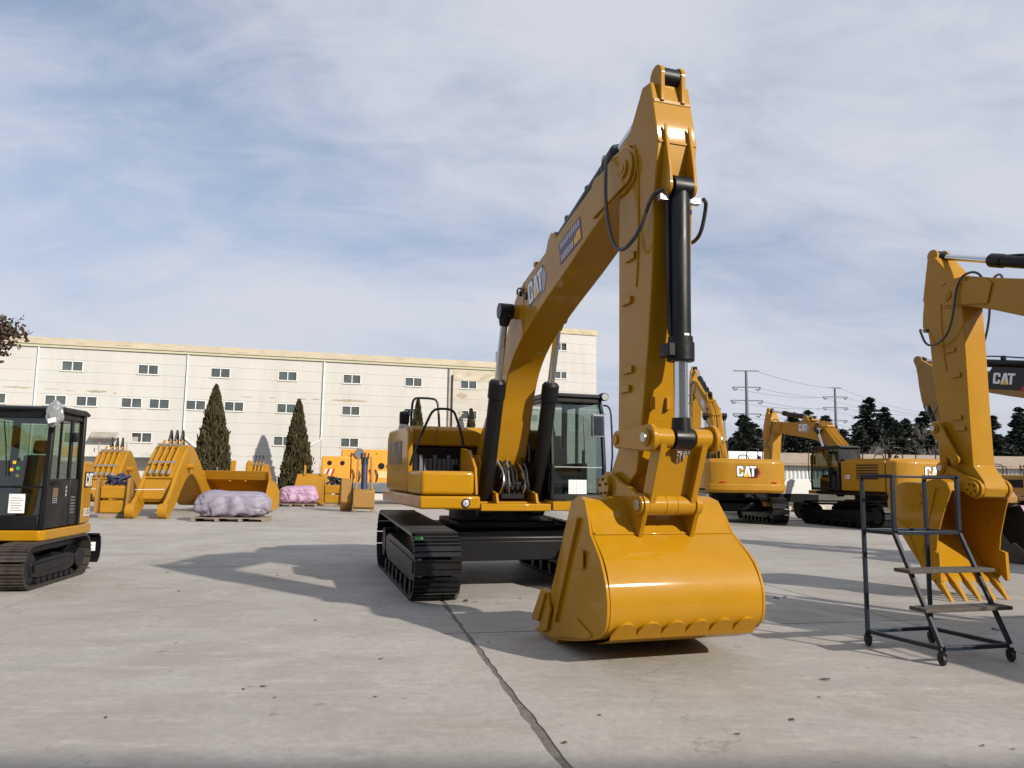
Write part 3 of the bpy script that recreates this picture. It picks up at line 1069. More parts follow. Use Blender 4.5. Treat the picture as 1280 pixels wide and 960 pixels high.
    mb.box(1.30, 1.55, -.22, -.06, 1.55, 1.72)
    for k in range(4):
        mb.cyl((1.62, -.14 + .08 * k, 1.42), (1.70, -.14 + .08 * k, 1.42), .032, n=10)
    hb = mb.build('valve_block', BLK, root, bevel=.012)
    rnd = random.Random(5)
    for k in range(9):
        y = -.22 + .055 * k
        m_ = MB()
        m_.tube([(1.45, y, 1.28), (1.66 + rnd.uniform(-.03, .05), y + rnd.uniform(-.04, .04), 1.40), (1.60 + rnd.uniform(-.05, .08), y + rnd.uniform(-.06, .06), 1.62), (1.35, y, 1.80 + rnd.uniform(-.1, .12))], .015, 7, 2)
        m_.build('hose', RUB if k % 3 else STEEL, root)
    # --- boom, stick, bucket with pins solved from the pose
    R = radians
    xb = rot2(FOOT, R(boom_r))
    T = xb((TIP[0], 0, TIP[1]))
    dT = (T[0] - TIP[0], T[2] - TIP[1])
    xs = shift2(rot2(TIP, R(stick_r)), dT)
    P = xs((PIN_S[0], 0, PIN_S[1]))
    dP = (P[0] - PIN_S[0], P[2] - PIN_S[1])
    xk = shift2(rot2(PIN_S, R(bucket_r)), dP)
    bo = boom_part(root, Y, xb)
    for y in (-.235, .235):
        s = 1 if y > 0 else -1
        # nose cheek, pin boss, ram boss
        mb = MB()
        mb.prism(arc(TIP, .17, -100, 100, 10) + [(5.0, 4.78), (4.86, 4.66), (4.95, 4.36)], y + s * .002, y + s * .03)
        mb.build('nose_cheek', Y, bo, bevel=.006, xf=xb)
        mb = MB()
        mb.cyl((TIP[0], y + s * .02, TIP[1]), (TIP[0], y + s * .055, TIP[1]), .09, n=18)
        mb.cyl((TIP[0], y + s * .05, TIP[1]), (TIP[0], y + s * .065, TIP[1]), .05, n=12)
        mb.build('pin_boss', STEEL if worn else Y, bo, bevel=.006, xf=xb)
        mb = MB()
        mb.cyl((2.32, y - s * .02, 3.86), (2.32, y + s * .10, 3.86), .10, n=20)
        mb.build('ram_boss', Y, bo, bevel=.01, xf=xb)
        mb = MB()
        mb.box(2.60, 2.62, min(y, y + s * .006), max(y, y + s * .006), 3.5, 4.22)
        mb.box(5.02, 5.035, min(y, y + s * .006), max(y, y + s * .006), 4.34, 4.76)
        mb.build('weld_seam', Y, bo, xf=xb)
        mb = MB()
        mb.cyl((2.50, y, 4.08), (2.50, y + s * .03, 4.08), .035, n=10)
        mb.cyl((2.72, y, 4.0), (2.72, y + s * .02, 4.0), .05, n=10)
        mb.tube([(2.38, y + s * .02, 4.10), (2.45, y + s * .04, 4.16), (2.6, y + s * .03, 4.14), (2.68, y + s * .02, 4.05)], .012, 6, 1)
        mb.build('hose_fitting', BLK, bo, xf=xb)
    # badge and sticker on the right side of the boom, badge on the left
    if logo_boom:
        st = {'grey': 'grey', 'band': 'band'}[logo_boom]
        hh = .30 if st == 'grey' else .26
        ang = atan2(.36, 1.62)
        logo(bo, (3.72 if st == 'grey' else 4.48, .236, 4.10 if st == 'grey' else 4.35), (-1, 0, -.22), (-.22, 0, 1), hh, st, xb)
        logo(bo, (2.86, -.236, 3.84) if st == 'grey' else (3.3, -.236, 4.0), (1, 0, .22), (-.22, 0, 1), hh, st, xb)
    if main:
        oo, ux, uy = (3.98, -.236, 4.12), (1, 0, .22), (-.22, 0, 1)
        decal([[(-.05, -.06), (2.42, -.06), (2.42, 1.0), (-.05, 1.0)]], 'sticker', PUR, bo, oo, ux, uy, .27, .004, xb)
        decal([[(1.62, .02), (2.34, .02), (2.34, .46), (1.95, .5), (1.90, .40), (1.62, .34)]], 'sticker_patch', TRI, bo, oo, ux, uy, .27, .006, xb)
        rr_ = random.Random(3)
        gl = []
        for k in range(9):       # upper line of characters, too small to read
            x = .12 + .25 * k
            for q in range(3):
                gl.append([(x, .66 + .09 * q), (x + .17, .66 + .09 * q), (x + .17, .70 + .09 * q), (x, .70 + .09 * q)])
            gl.append([(x + .07, .64), (x + .11, .64), (x + .11, .92), (x + .07, .92)])
        for k in range(6):
            x = .12 + .24 * k
            for q in range(3):
                gl.append([(x, .06 + .10 * q), (x + .17, .06 + .10 * q), (x + .17, .11 + .10 * q), (x, .11 + .10 * q)])
            gl.append([(x + .10, .03), (x + .14, .03), (x + .14, .34), (x + .10, .34)])
        decal(gl, 'sticker_lettering', WHT, bo, oo, ux, uy, .27, .006, xb)
    # boom rams
    for y in (-.40, .40):
        t_ = xb((2.32, 0, 3.86))
        ram(root, 'boom_ram', (1.42, y, 1.13), (t_[0], y, t_[2]), .108, .052, .66, BLKP)
    # hydraulic lines on the boom's back
    for y in (-.14, -.06, .06, .14):
        m_ = MB()
        m_.tube([(.75, y, 2.46), (1.2, y, 2.90), (1.6, y, 3.36), (1.95, y, 3.82), (2.2, y, 4.14), (2.75, y, 4.33), (3.3, y, 4.43)], .020, 6, 1)
        m_.build('boom_pipe', Y, bo, xf=xb)
    for (x, z) in ((1.25, 2.98), (2.05, 3.96), (2.9, 4.40)):
        m_ = MB()
        m_.box(x - .04, x + .04, -.19, .19, z - .03, z + .03)
        m_.build('pipe_clamp', Y, bo, bevel=.006, xf=xb)
    # stick ram
    for y in (-.07, .07):
        m_ = MB()
        m_.prism([(3.05, 4.30), (3.62, 4.42), (3.48, 4.66), (3.36, 4.70), (3.26, 4.64)], y * 1.6 - .02, y * 1.6 + .02)
        m_.build('ram_lug', Y, bo, bevel=.006, xf=xb)
    a = xb((3.38, 0, 4.60)); b = xs((6.13, 0, 5.40))
    sr = ram(root, 'stick_ram', (a[0], 0, a[2]), (b[0], 0, b[2]), .095, .052, .63, BLK)
    m_ = MB()
    m_.tube([(3.6, .0, 4.80), (3.9, 0, 4.88), (4.5, 0, 5.04), (5.0, 0, 5.12)], .018, 6, 1)
    m_.box(3.62, 3.70, -.05, .05, 4.70, 4.84)
    m_.box(4.25, 4.33, -.05, .05, 4.90, 5.0)
    m_.build('ram_pipe', BLK, sr, xf=xb)
    # --- stick
    sw = .205
    mb = MB()
    mb.prism(STICK, -sw, sw)
    sk = mb.build('stick', Y, root, bevel=.012, xf=xs)
    for s in (-1, 1):
        y = s * .09
        mb = MB()
        mb.prism(arc((6.13, 5.40), .112, -20, 200, 12) + [(5.97, 5.2), (6.235, 5.12)], y - .022 + s * .02, y + .022 + s * .02)
        mb.build('tail_ear', Y, sk, bevel=.006, xf=xs)
        mb = MB()
        mb.prism([(6.305, 4.86), (6.345, 4.66), (6.39, 4.40)] + arc((6.32, 4.24), .085, 20, -120, 6) + [(6.18, 4.32), (6.27, 4.68)], y + s * .035 - .017, y + s * .035 + .017)
        mb.build('ram_ear', Y, sk, bevel=.006, xf=xs)
        mb = MB()
        mb.cyl((PIN_S[0], s * .20, PIN_S[1]), (PIN_S[0], s * .232, PIN_S[1]), .13, n=18)
        mb.build('pin_boss', Y, sk, bevel=.006, xf=xs)
        # pipe clips left on the side
        for (x, z) in ((5.78, 3.72), (5.70, 3.30), (5.72, 2.62), (5.66, 2.44)):
            mb = MB()
            yy = sorted((s * sw, s * (sw + .03)))
            mb.box(x - .12, x + .08, yy[0], yy[1], z - .035, z + .035)
            mb.build('pipe_clip', Y, sk, bevel=.006, xf=xs)
        mb = MB()
        yy = sorted((s * (sw - .004), s * (sw + .010)))
        mb.tube([(5.62, s * (sw + .004), 4.46), (5.72, s * (sw + .004), 4.86), (5.86, s * (sw + .004), 4.84), (5.93, s * (sw + .004), 4.5), (5.90, s * (sw + .004), 3.6), (5.86, s * (sw + .004), 3.4)], .012, 6, 2)
        mb.build('weld_seam', Y, sk, xf=xs)
    mb = MB()
    mb.bar((6.212, -sw + .01, 5.12), (6.212, sw - .01, 5.12), .012, .03)
    mb.bar((6.302, -sw + .01, 4.68), (6.302, sw - .01, 4.68), .012, .02)
    mb.build('weld_seam', Y, sk, xf=xs)
    for (y, z) in ((-.12, 2.28), (.04, 2.28)):
        mb = MB()
        mb.box(5.95, 6.02, y - .02, y + .02, z - .06, z + .06)
        mb.build('hose_lug', Y, sk, bevel=.006, xf=xs)
    # bucket ram
    u0 = xs((5.68, 0, 1.95))
    pl = xk((PIN_L[0], 0, PIN_L[1]))
    cand = [circ_int((u0[0], u0[2]), .62, (pl[0], pl[2]), .64, sgn) for sgn in (1, -1)]
    # outer solution: farther from the bucket pin
    cand.sort(key=lambda q: -((q[0] - P[0]) ** 2 + (q[1] - P[2]) ** 2))
    Uq = cand[0]
    a = xs((6.32, 0, 4.24))
    br = ram(root, 'bucket_ram', (a[0], 0, a[2]), (Uq[0], 0, Uq[1]), .096, .064, .70, BLK)
    dirv = Vector((Uq[0] - a[0], 0, Uq[1] - a[2]))
    for y, t0, t1 in ((-.125, .06, .58), (-.10, .05, .66)):
        m_ = MB()
        p0 = Vector((a[0], y, a[2]))
        m_.tube([p0 + dirv * .02, p0 + dirv * t0 + Vector((-.02, 0, 0)), p0 + dirv * t1, p0 + dirv * (t1 + .04) + Vector((.0, .05, 0))], .014, 8, 1)
        m_.build('ram_pipe', BLK, br)
    m_ = MB()
    pB = Vector((a[0], 0, a[2])) + dirv * .625
    m_.cyl(pB, pB + dirv * .075, .125, n=18)
    m_.box(pB.x - .09, pB.x + .09, -.17, -.10, pB.z - .14, pB.z - .02)
    m_.build('ram_head', BLKP, br, bevel=.01)
    decal([[(0, 0), (1, 0), (1, .8), (0, .8)]], 'paper_tag', PAPER, br, pB + Vector((.098, -.02, .03)), (0, 1, 0), (0, 0, 1), .05, .006)
    # hoses from boom nose over the pin to the ram
    def hose(pts, nm='hose', r=.019, m=HOSE, x_=None):
        k = MB()
        k.tube(pts, r, 9, 3)
        return k.build(nm, m, root, xf=x_)
    bl = lambda p: xb(p)
    for s in (-1, 1):
        p0 = Vector(xb((5.05, s * .18, 4.72)))
        p1 = Vector(xs((6.24, s * .19, 4.16)))
        if s == -1:
            hose([p0, p0 + Vector((.12, -.06, .22)), p0 + Vector((.42, -.16, .14)), p0 + Vector((.52, -.22, -.5)), p0 + Vector((.70, -.18, -1.02)), p1 + Vector((-.12, -.10, -.30)), p1 + Vector((-.02, -.05, .02)), p1 + Vector((.08, .02, .05))])
        else:
            hose([p0, p0 + Vector((.12, .06, .22)), p0 + Vector((.42, .12, .14)), p0 + Vector((.52, .14, -.5)), p0 + Vector((.70, .14, -.8)), p1 + Vector((-.1, .12, -.35)), p1 + Vector((.05, .12, -.02)), p1 + Vector((.1, .05, .0))])
    m_ = MB()
    q = xs((6.30, 0, 4.14))
    m_.box(q[0] - .03, q[0] + .03, -.20, -.11, q[2] - .03, q[2] + .03)
    m_.build('hose_union', STEEL, br, bevel=.006)
    m_ = MB()
    m_.box(q[0] - .03, q[0] + .03, .11, .22, q[2] - .03, q[2] + .03)
    m_.build('hose_union', STEEL, br, bevel=.006)
    # --- linkage
    mb = MB()
    mb.cyl((Uq[0], -.335, Uq[1]), (Uq[0], -.11, Uq[1]), .088, n=22)
    lt = mb.build('link_tube', Y, root, bevel=.008)
    mb = MB()
    mb.cyl((Uq[0], .11, Uq[1]), (Uq[0], .335, Uq[1]), .088, n=22)
    mb.build('link_tube', Y, root, bevel=.008)
    mb = MB()
    mb.cyl((Uq[0], -.385, Uq[1]), (Uq[0], .40, Uq[1]), .045, n=14)
    mb.build('link_pin', STEEL, lt, bevel=.004)
    for s in (-1, 1):
        mb = MB()
        d = (Vector((u0[0], u0[2])) - Vector(Uq))
        n_ = Vector((-d.y, d.x)).normalized()
        ln = []
        an = math.degrees(atan2(d.y, d.x))
        ln += arc(Uq, .125, an + 70, an + 290, 10)
        ln += arc((u0[0], u0[2]), .085, an - 110, an + 110, 10)
        mid = Vector(Uq).lerp(Vector((u0[0], u0[2])), .5)
        mb.prism(ln, s * .31 - .025, s * .31 + .025)
        lk = mb.build('idler_link', Y, root, bevel=.01)
        mb = MB()
        mb.cyl((u0[0], s * .2, u0[2]), (u0[0], s * .355, u0[2]), .05, n=14)
        mb.build('link_pin', Y, lk, bevel=.006)
        mb = MB()
        mb.cyl((Uq[0], s * .33, Uq[1]), (Uq[0], s * .36, Uq[1]), .07, n=14)
        mb.build('link_pin', Y, lk, bevel=.006)
    # H link: two side arms, web and a cross tube
    d = Vector((pl[0] - Uq[0], pl[2] - Uq[1]))
    n_ = Vector((-d.y, d.x)).normalized()
    mb = MB()
    for s in (-1, 1):
        poly = [Vector(Uq) + n_ * .085, Vector(Uq) - n_ * .085, Vector((pl[0], pl[2])) - n_ * .075, Vector((pl[0], pl[2])) + n_ * .075]
        mb.prism([(v.x, v.y) for v in poly], s * .205 - .03, s * .205 + .03)
    w0 = Vector(Uq) + d * .22
    w1 = Vector(Uq) + d * .98
    mb.add([(w0.x, -.18, w0.y), (w0.x, -.09, w0.y), (w0.x + d.x * .12, -.055, w0.y + d.y * .12), (w0.x + d.x * .17, 0, w0.y + d.y * .17), (w0.x + d.x * .12, .055, w0.y + d.y * .12), (w0.x, .09, w0.y), (w0.x, .18, w0.y), (w1.x, .18, w1.y), (w1.x, -.18, w1.y)],
           [(0, 1, 2, 3, 4, 5, 6, 7, 8)])
    hl = mb.build('power_link', Y, root, bevel=.006)
    mb = MB()
    mb.cyl((pl[0], -.232, pl[2]), (pl[0], .232, pl[2]), .092, n=22)
    mb.cyl((pl[0], -.06, pl[2]), (pl[0], -.052, pl[2]), .096, n=22)
    mb.cyl((pl[0], .052, pl[2]), (pl[0], .06, pl[2]), .096, n=22)
    mb.build('cross_tube', Y, hl, bevel=.008)
    mb = MB()
    mb.cyl((pl[0], -.33, pl[2]), (pl[0], .33, pl[2]), .05, n=14)
    mb.build('link_pin', STEEL, hl, bevel=.005)
    bucket_part(root, RUST if worn else Y, xk, hi=True, wear=main, worn=worn, bw=bw)
    return root


# ------------------------------------------------------------------ ground
GA = radians(12)
GL = Vector((cos(GA), sin(GA)))
GN = Vector((-sin(GA), cos(GA)))
G0 = Vector((-0.43, 8.05))


def ground_material(name, base, slab=True):
    m = bpy.data.materials.new(name)
    m.use_nodes = True
    t = m.node_tree
    b = t.nodes['Principled BSDF']
    geo = N(t, 'ShaderNodeNewGeometry')
    oi = N(t, 'ShaderNodeObjectInfo')

    def noise_(scale, detail=6, rough=.6, st=(1, 1, 1), dist=0.0):
        mpn = N(t, 'ShaderNodeMapping')
        mpn.inputs['Rotation'].default_value = (0, 0, -GA)
        mpn.inputs['Scale'].default_value = st
        t.links.new(geo.outputs['Position'], mpn.inputs[0])
        nz = N(t, 'ShaderNodeTexNoise')
        nz.inputs['Scale'].default_value = scale
        nz.inputs['Detail'].default_value = detail
        nz.inputs['Roughness'].default_value = rough
        nz.inputs['Distortion'].default_value = dist
        t.links.new(mpn.outputs[0], nz.inputs['Vector'])
        return nz.outputs['Fac']

    def rng(inp, a, b_, c, d, sm=False):
        r = N(t, 'ShaderNodeMapRange')
        if sm:
            r.interpolation_type = 'SMOOTHSTEP'
        r.inputs['From Min'].default_value = a
        r.inputs['From Max'].default_value = b_
        r.inputs['To Min'].default_value = c
        r.inputs['To Max'].default_value = d
        t.links.new(inp, r.inputs['Value'])
        return r.outputs[0]

    def mixc(fac, A, B, mode='MIX'):
        x = N(t, 'ShaderNodeMix', data_type='RGBA', blend_type=mode)
        if isinstance(fac, float):
            x.inputs['Factor'].default_value = fac
        else:
            t.links.new(fac, x.inputs['Factor'])
        for k, v in (('A', A), ('B', B)):
            if isinstance(v, tuple):
                x.inputs[k].default_value = (*v, 1)
            else:
                t.links.new(v, x.inputs[k])
        return x.outputs['Result']

    c = mixc(rng(noise_(.22, 5), .3, .7, 0, 1), tuple(v * .84 for v in base), tuple(v * 1.14 for v in base))
    # brownish broad stains, darker drag streaks along the pour, light worn streaks
    c = mixc(rng(noise_(.55, 7, .68, dist=.4), .46, .70, 0, .75), c, (base[0] * .66, base[1] * .61, base[2] * .54))
    c = mixc(rng(noise_(1.3, 7, .66, (.45, 1.1, 1)), .50, .74, 0, .55), c, tuple(v * .62 for v in base))
    c = mixc(rng(noise_(2.1, 6, .62, (.22, 1.5, 1)), .55, .74, 0, .50), c, tuple(min(.62, v * 1.40) for v in base))
    c = mixc(rng(noise_(1.7, 9, .74, dist=.6), .50, .70, 0, .55), c, tuple(v * .70 for v in base))
    c = mixc(rng(noise_(.9, 9, .74, dist=.8), .54, .70, 0, .55), c, tuple(min(.6, v * 1.28) for v in base))
    c = mixc(rng(noise_(14, 6, .7), .40, .7, 0, .50), c, tuple(v * .62 for v in base))
    c = mixc(rng(noise_(3.2, 8, .72, (.5, 1.4, 1)), .55, .68, 0, .5), c, tuple(min(.6, v * 1.3) for v in base))
    c = mixc(rng(noise_(70, 3, .6), .3, .75, -.05, .30), c, tuple(v * .62 for v in base))
    # small dark spots
    c = mixc(rng(noise_(5.5, 2, .4), .70, .76, 0, .55), c, tuple(v * .42 for v in base))
    # hairline cracks
    mpv = N(t, 'ShaderNodeMapping')
    mpv.inputs['Rotation'].default_value = (0, 0, .5)
    t.links.new(geo.outputs['Position'], mpv.inputs[0])
    nzw = N(t, 'ShaderNodeTexNoise')
    nzw.inputs['Scale'].default_value = 1.4
    nzw.inputs['Detail'].default_value = 6
    t.links.new(mpv.outputs[0], nzw.inputs['Vector'])
    vm = N(t, 'ShaderNodeVectorMath', operation='MULTIPLY_ADD')
    vm.inputs[1].default_value = (1.1, 1.1, 0)
    t.links.new(nzw.outputs['Color'], vm.inputs[0])
    t.links.new(mpv.outputs[0], vm.inputs[2])
    vo = N(t, 'ShaderNodeTexVoronoi', feature='DISTANCE_TO_EDGE')
    vo.inputs['Scale'].default_value = .21
    t.links.new(vm.outputs[0], vo.inputs['Vector'])
    cr = rng(vo.outputs['Distance'], 0.0, .0022, .38, 0)
    mk = N(t, 'ShaderNodeMath', operation='MULTIPLY')
    t.links.new(cr, mk.inputs[0])
    t.links.new(rng(noise_(.5, 3), .42, .56, 0, 1), mk.inputs[1])
    c = mixc(mk.outputs[0], c, tuple(v * .30 for v in base))
    if slab:
        # each pour differs slightly
        rv = rng(oi.outputs['Random'], 0, 1, .93, 1.06)
        c = mixc(1.0, c, rv, 'MULTIPLY')
    t.links.new(c, b.inputs['Base Color'])
    t.links.new(rng(noise_(1.1, 6), .3, .7, .55, .82), b.inputs['Roughness'])
    b.inputs['Specular IOR Level'].default_value = .35
    bp = N(t, 'ShaderNodeBump')
    bp.inputs['Strength'].default_value = .35
    bp.inputs['Distance'].default_value = .01
    ad = N(t, 'ShaderNodeMath', operation='ADD')
    t.links.new(noise_(60, 4, .7), ad.inputs[0])
    t.links.new(noise_(6, 4, .6, (.4, 1.5, 1)), ad.inputs[1])
    t.links.new(ad.outputs[0], bp.inputs['Height'])
    t.links.new(bp.outputs[0], b.inputs['Normal'])
    return m


CONC = ground_material('yard_concrete', (.395, .371, .337))
JOINT = mat('joint_filler', (.135, .122, .105), .9, var=.35, vscale=12, bump=.5, bscale=50)
EARTH = mat('far_ground', (.20, .18, .15), .9, var=.15, vscale=.2)

mb = MB()
mb.add([(-900, -900, -.007), (900, -900, -.007), (900, 900, -.007), (-900, 900, -.007)], [(0, 1, 2, 3)])
gr = mb.build('ground', JOINT, smooth=0)
tag(gr, None, None, kind='structure')

# concrete pours, each its own slab with a rough-edged joint around it
SW, SL = 5.05, 6.0
SX = [G0.x]
for iu in range(-11, 14):
    for iv in range(-3, 9):
        j0 = .014 if iu == 0 else .007
        j1 = .014 if iu == -1 else .007
        u0, u1 = iu * SW + j0, (iu + 1) * SW - j1
        v0, v1 = iv * SL + .010, (iv + 1) * SL - .010
        ctr = G0 + GL * ((u0 + u1) / 2) + GN * ((v0 + v1) / 2)
        if ctr.length > 62 or ctr.y < -14:
            continue
        near = ctr.length < 16
        n_ = 60 if near else 2
        rr_ = random.Random(iu * 131 + iv)
        ring = []
        for k in range(n_):
            ring.append((u0 + (u1 - u0) * k / n_, v0, 0, -1))
        for k in range(n_):
            ring.append((u1, v0 + (v1 - v0) * k / n_, 1, 0))
        for k in range(n_):
            ring.append((u1 - (u1 - u0) * k / n_, v1, 0, 1))
        for k in range(n_):
            ring.append((u0, v1 - (v1 - v0) * k / n_, -1, 0))
        pts = []
        for (u, v, nu, nv) in ring:
            w = 0
            if near:
                wide = (iu == 0 and nu == -1) or (iu == -1 and nu == 1)
                amp = .016 if wide else .005
                w = -abs(noise.noise(Vector((u * 3.1, v * 3.1, iu * 3.7 + iv)))) * amp * 2 - rr_.random() * amp * .5
                w += noise.noise(Vector((u * .5, v * .5, 9.1 if nu else 4.4))) * (.03 if (near and wide) else 0.0)
            g = G0 + GL * (u + nu * w) + GN * (v + nv * w)
            pts.append((g.x, g.y))
        mb = MB()
        mb.prismz(pts, -.05, 0.0)
        o = mb.build('concrete_slab', CONC, gr, smooth=0)
mb = MB()
mb.add([(-900, 55, -.003), (900, 55, -.003), (900, 900, -.003), (-900, 900, -.003)], [(0, 1, 2, 3)])
eg = mb.build('far_field', EARTH, smooth=0)
tag(eg, None, None, kind='structure')

# ------------------------------------------------------------------ factory building
PLAS = mat('cream_wall', (.525, .508, .475), .85, var=.06, vscale=.5, dirt=.34, dirtcol=(.40, .37, .31), dscale=1.1, stretch=(1.4, 1, .35), bump=.05, bscale=5)
PLAS2 = mat('cream_wall_stained', (.50, .468, .41), .85, var=.07, vscale=.6, dirt=.5, dirtcol=(.35, .31, .24), dscale=1.3, stretch=(.7, 1, 1.2))
CORN = mat('cornice_beige', (.50, .435, .32), .85, var=.10, vscale=1.5, dirt=.55, dirtcol=(.26, .20, .13), dscale=2.6, stretch=(.5, 1, 2))
CORNG = mat('cornice_green', (.49, .475, .34), .85, var=.06, dirt=.3, dirtcol=(.4, .36, .25))
WALLB = mat('wall_backing', (.40, .37, .32), .9)
WFR = mat('window_frame_white', (.72, .74, .73), .4)
CONCW = mat('weathered_concrete', (.30, .28, .24), .9, var=.2, dirt=.5, dirtcol=(.10, .09, .08))


def window(parent, s, z, w=1.08, h=.57, y=0.0, open_=0):
    f = MB()
    t = .035
    f.box(s, s + w, y - .02, y + .07, z, z + t)
    f.box(s, s + w, y - .02, y + .07, z + h - t, z + h)
    f.box(s, s + t, y - .019, y + .069, z + t, z + h - t)
    f.box(s + w - t, s + w, y - .019, y + .069, z + t, z + h - t)
    f.box(s + w / 2 - t * .7, s + w / 2 + t * .7, y - .018, y + .068, z + t, z + h - t)
    wf = f.build('window', WFR, parent, smooth=0)
    for k in (0, 1):
        if open_ == k + 1:
            continue
        m_ = MB()
        a = s + t + (w / 2 - t) * k
        m_.add([(a, y + .04, z + t), (a + w / 2 - t, y + .04, z + t), (a + w / 2 - t, y + .04, z + h - t), (a, y + .04, z + h - t)], [(0, 1, 2, 3)])
        m_.build('pane', WGLS, wf, smooth=0)
    m_ = MB()
    m_.box(s - .04, s + w + .04, y - .05, y + .03, z - .035, z - .003)
    m_.build('sill', PLAS2, wf, smooth=0)
    return wf


fac = empty('factory_building', (-27, 42, 0), radians(16))
tag(fac, 'long cream three storey factory block with small paired windows and beige cornice', 'building')
WIN = [(1.9, 7.05), (5.8, 7.05), (9.7, 7.05), (13.5, 7.05), (17.3, 7.05), (21.1, 7.05), (24.65, 7.05), (-4.0, 7.05),
       (-1.75, 5.10), (1.2, 5.10), (2.75, 5.10), (5.05, 5.10), (6.5, 5.10), (8.45, 5.10), (10.55, 5.10), (13.5, 5.10), (17.3, 5.10), (21.1, 5.10), (24.7, 5.10),
       (5.7, 3.15), (13.4, 3.15), (17.3, 3.15), (21.1, 3.15)]
rows = [7.68 - .65 * k for k in range(12)]
bays = [(-14.8, -7.0), (-6.98, .72), (.74, 8.42), (8.44, 16.14), (16.16, 23.88), (23.92, 29.25)]
for bi, (s0, s1) in enumerate(bays):
    for z in rows + [.0]:
        zt = z + .65 if z > .01 else .53
        z0_ = max(z, 0)
        cuts = sorted((s, s + 1.08) for s, wz in WIN if z0_ <= wz < zt and s0 < s < s1)
        segs, a = [], s0
        for c0, c1 in cuts:
            segs.append((a, c0)); a = c1
        segs.append((a, s1))
        for (p, q) in segs:
            if q - p < .05:
                continue
            m_ = MB()
            m_.box(p, q, 0, .12, z0_ + .004, zt - .004)
            m_.build('wall_panel', PLAS if bi < 5 else PLAS2, fac, smooth=0)
        for c0, c1 in cuts:       # thin infill above and below the window in its course
            wz = [w for s, w in WIN if abs(s - c0) < .01 and z0_ <= w < zt][0]
            m_ = MB()
            m_.box(c0 + .003, c1 - .003, .004, .116, wz + .573, zt - .007)
            m_.build('wall_panel', PLAS, fac, smooth=0)
for (s, z) in WIN:
    window(fac, s, z, open_=1 if (s, z) == (5.7, 3.15) else 0)
m_ = MB()
m_.box(-14.8, 29.25, .30, .5, 0, 8.3)
m_.build('back_wall', WALLB, fac, smooth=0)
m_ = MB()
m_.box(-14.8, 29.25, .5, 14, 7.9, 8.5)
m_.box(-14.8, -14.5, .5, 14, 0, 7.9)
m_.box(-14.5, 29.25, 13.8, 14, 0, 7.9)
m_.build('roof', CONCW, fac, smooth=0)
m_ = MB()
m_.box(-14.8, 29.25, -.10, .3, 8.335, 8.48)
m_.build('cornice_band', CORNG, fac, smooth=0)
m_ = MB()
m_.box(-14.85, 29.25, -.16, .3, 8.483, 8.86)
m_.build('cornice', CORN, fac, smooth=0)
for s in (.73, 8.43, 16.15, 23.9):
    m_ = MB()
    lowz = 3.6 if s < 10 and s > 5 else 3.7
    if s == 8.43:
        m_.tube([(s, -.07, 8.3), (s, -.07, 3.7), (s + .1, -.07, 3.45), (s + 1.9, -.07, 2.0), (s + 1.95, -.07, 0)], .05, 8)
    elif s == 16.15:
        m_.tube([(s, -.07, 8.3), (s, -.07, 3.7), (s - .1, -.07, 3.5), (s - 1.1, -.07, 2.9), (s - 1.1, -.07, 0)], .05, 8)
    else:
        m_.tube([(s, -.07, 8.3), (s, -.07, 0)], .05, 8)
    m_.build('drain_pipe', WFR if s < 20 else CONCW, fac)
m_ = MB()
m_.tube([(24.12, -.07, 7.9), (24.12, -.07, 0)], .045, 8)
m_.build('drain_pipe', RUB, fac)
m_ = MB()
m_.box(24.2, 29.25, -.02, .0, 7.55, 8.3)
m_.build('stained_band', mat('peeling_band', (.5, .45, .34), .9, var=.2, vscale=2, dirt=.9, dirtcol=(.16, .13, .06), dscale=2.2, stretch=(.6, 1, 1.4)), fac, smooth=0)
STN = mat('peeled_plaster', (.36, .31, .22), .95, var=.3, vscale=6, dirt=.5, dirtcol=(.2, .17, .12), dscale=5)
rs_ = random.Random(9)
for (s0, s1, zz, hh) in ((-.9, .55, 6.02, .10), (1.1, 1.9, 6.0, .05), (2.2, 2.7, 5.95, .06), (3.2, 4.3, 5.96, .16), (4.6, 4.8, 5.9, .08), (13.0, 13.4, 6.0, .06), (14.6, 15.2, 5.98, .10), (15.5, 16.0, 6.0, .10), (16.6, 18.9, 6.0, .14), (11.3, 12.2, 5.98, .05), (9.3, 9.7, 3.9, .07), (24.4, 25.1, 6.6, .40), (24.5, 24.9, 5.5, .25), (2.6, 3.0, 8.60, .05), (4.4, 5.6, 8.62, .06), (11.0, 11.8, 8.6, .04)):
    up, lo = [], []
    n_ = 14
    for k in range(n_ + 1):
        q = k / n_
        e = math.sin(pi * q) ** .5
        up.append((s0 + (s1 - s0) * q, zz + hh * e * rs_.uniform(.25, .6)))
        lo.append((s0 + (s1 - s0) * q, zz - hh * e * rs_.uniform(.25, .6)))
    yy = -.003 if zz < 8 else -.163
    m_ = MB()
    pl_ = up + lo[::-1]
    m_.add([(p[0], yy, p[1]) for p in pl_], [tuple(range(len(pl_)))])
    m_.build('stain_patch', STN, fac, smooth=0)
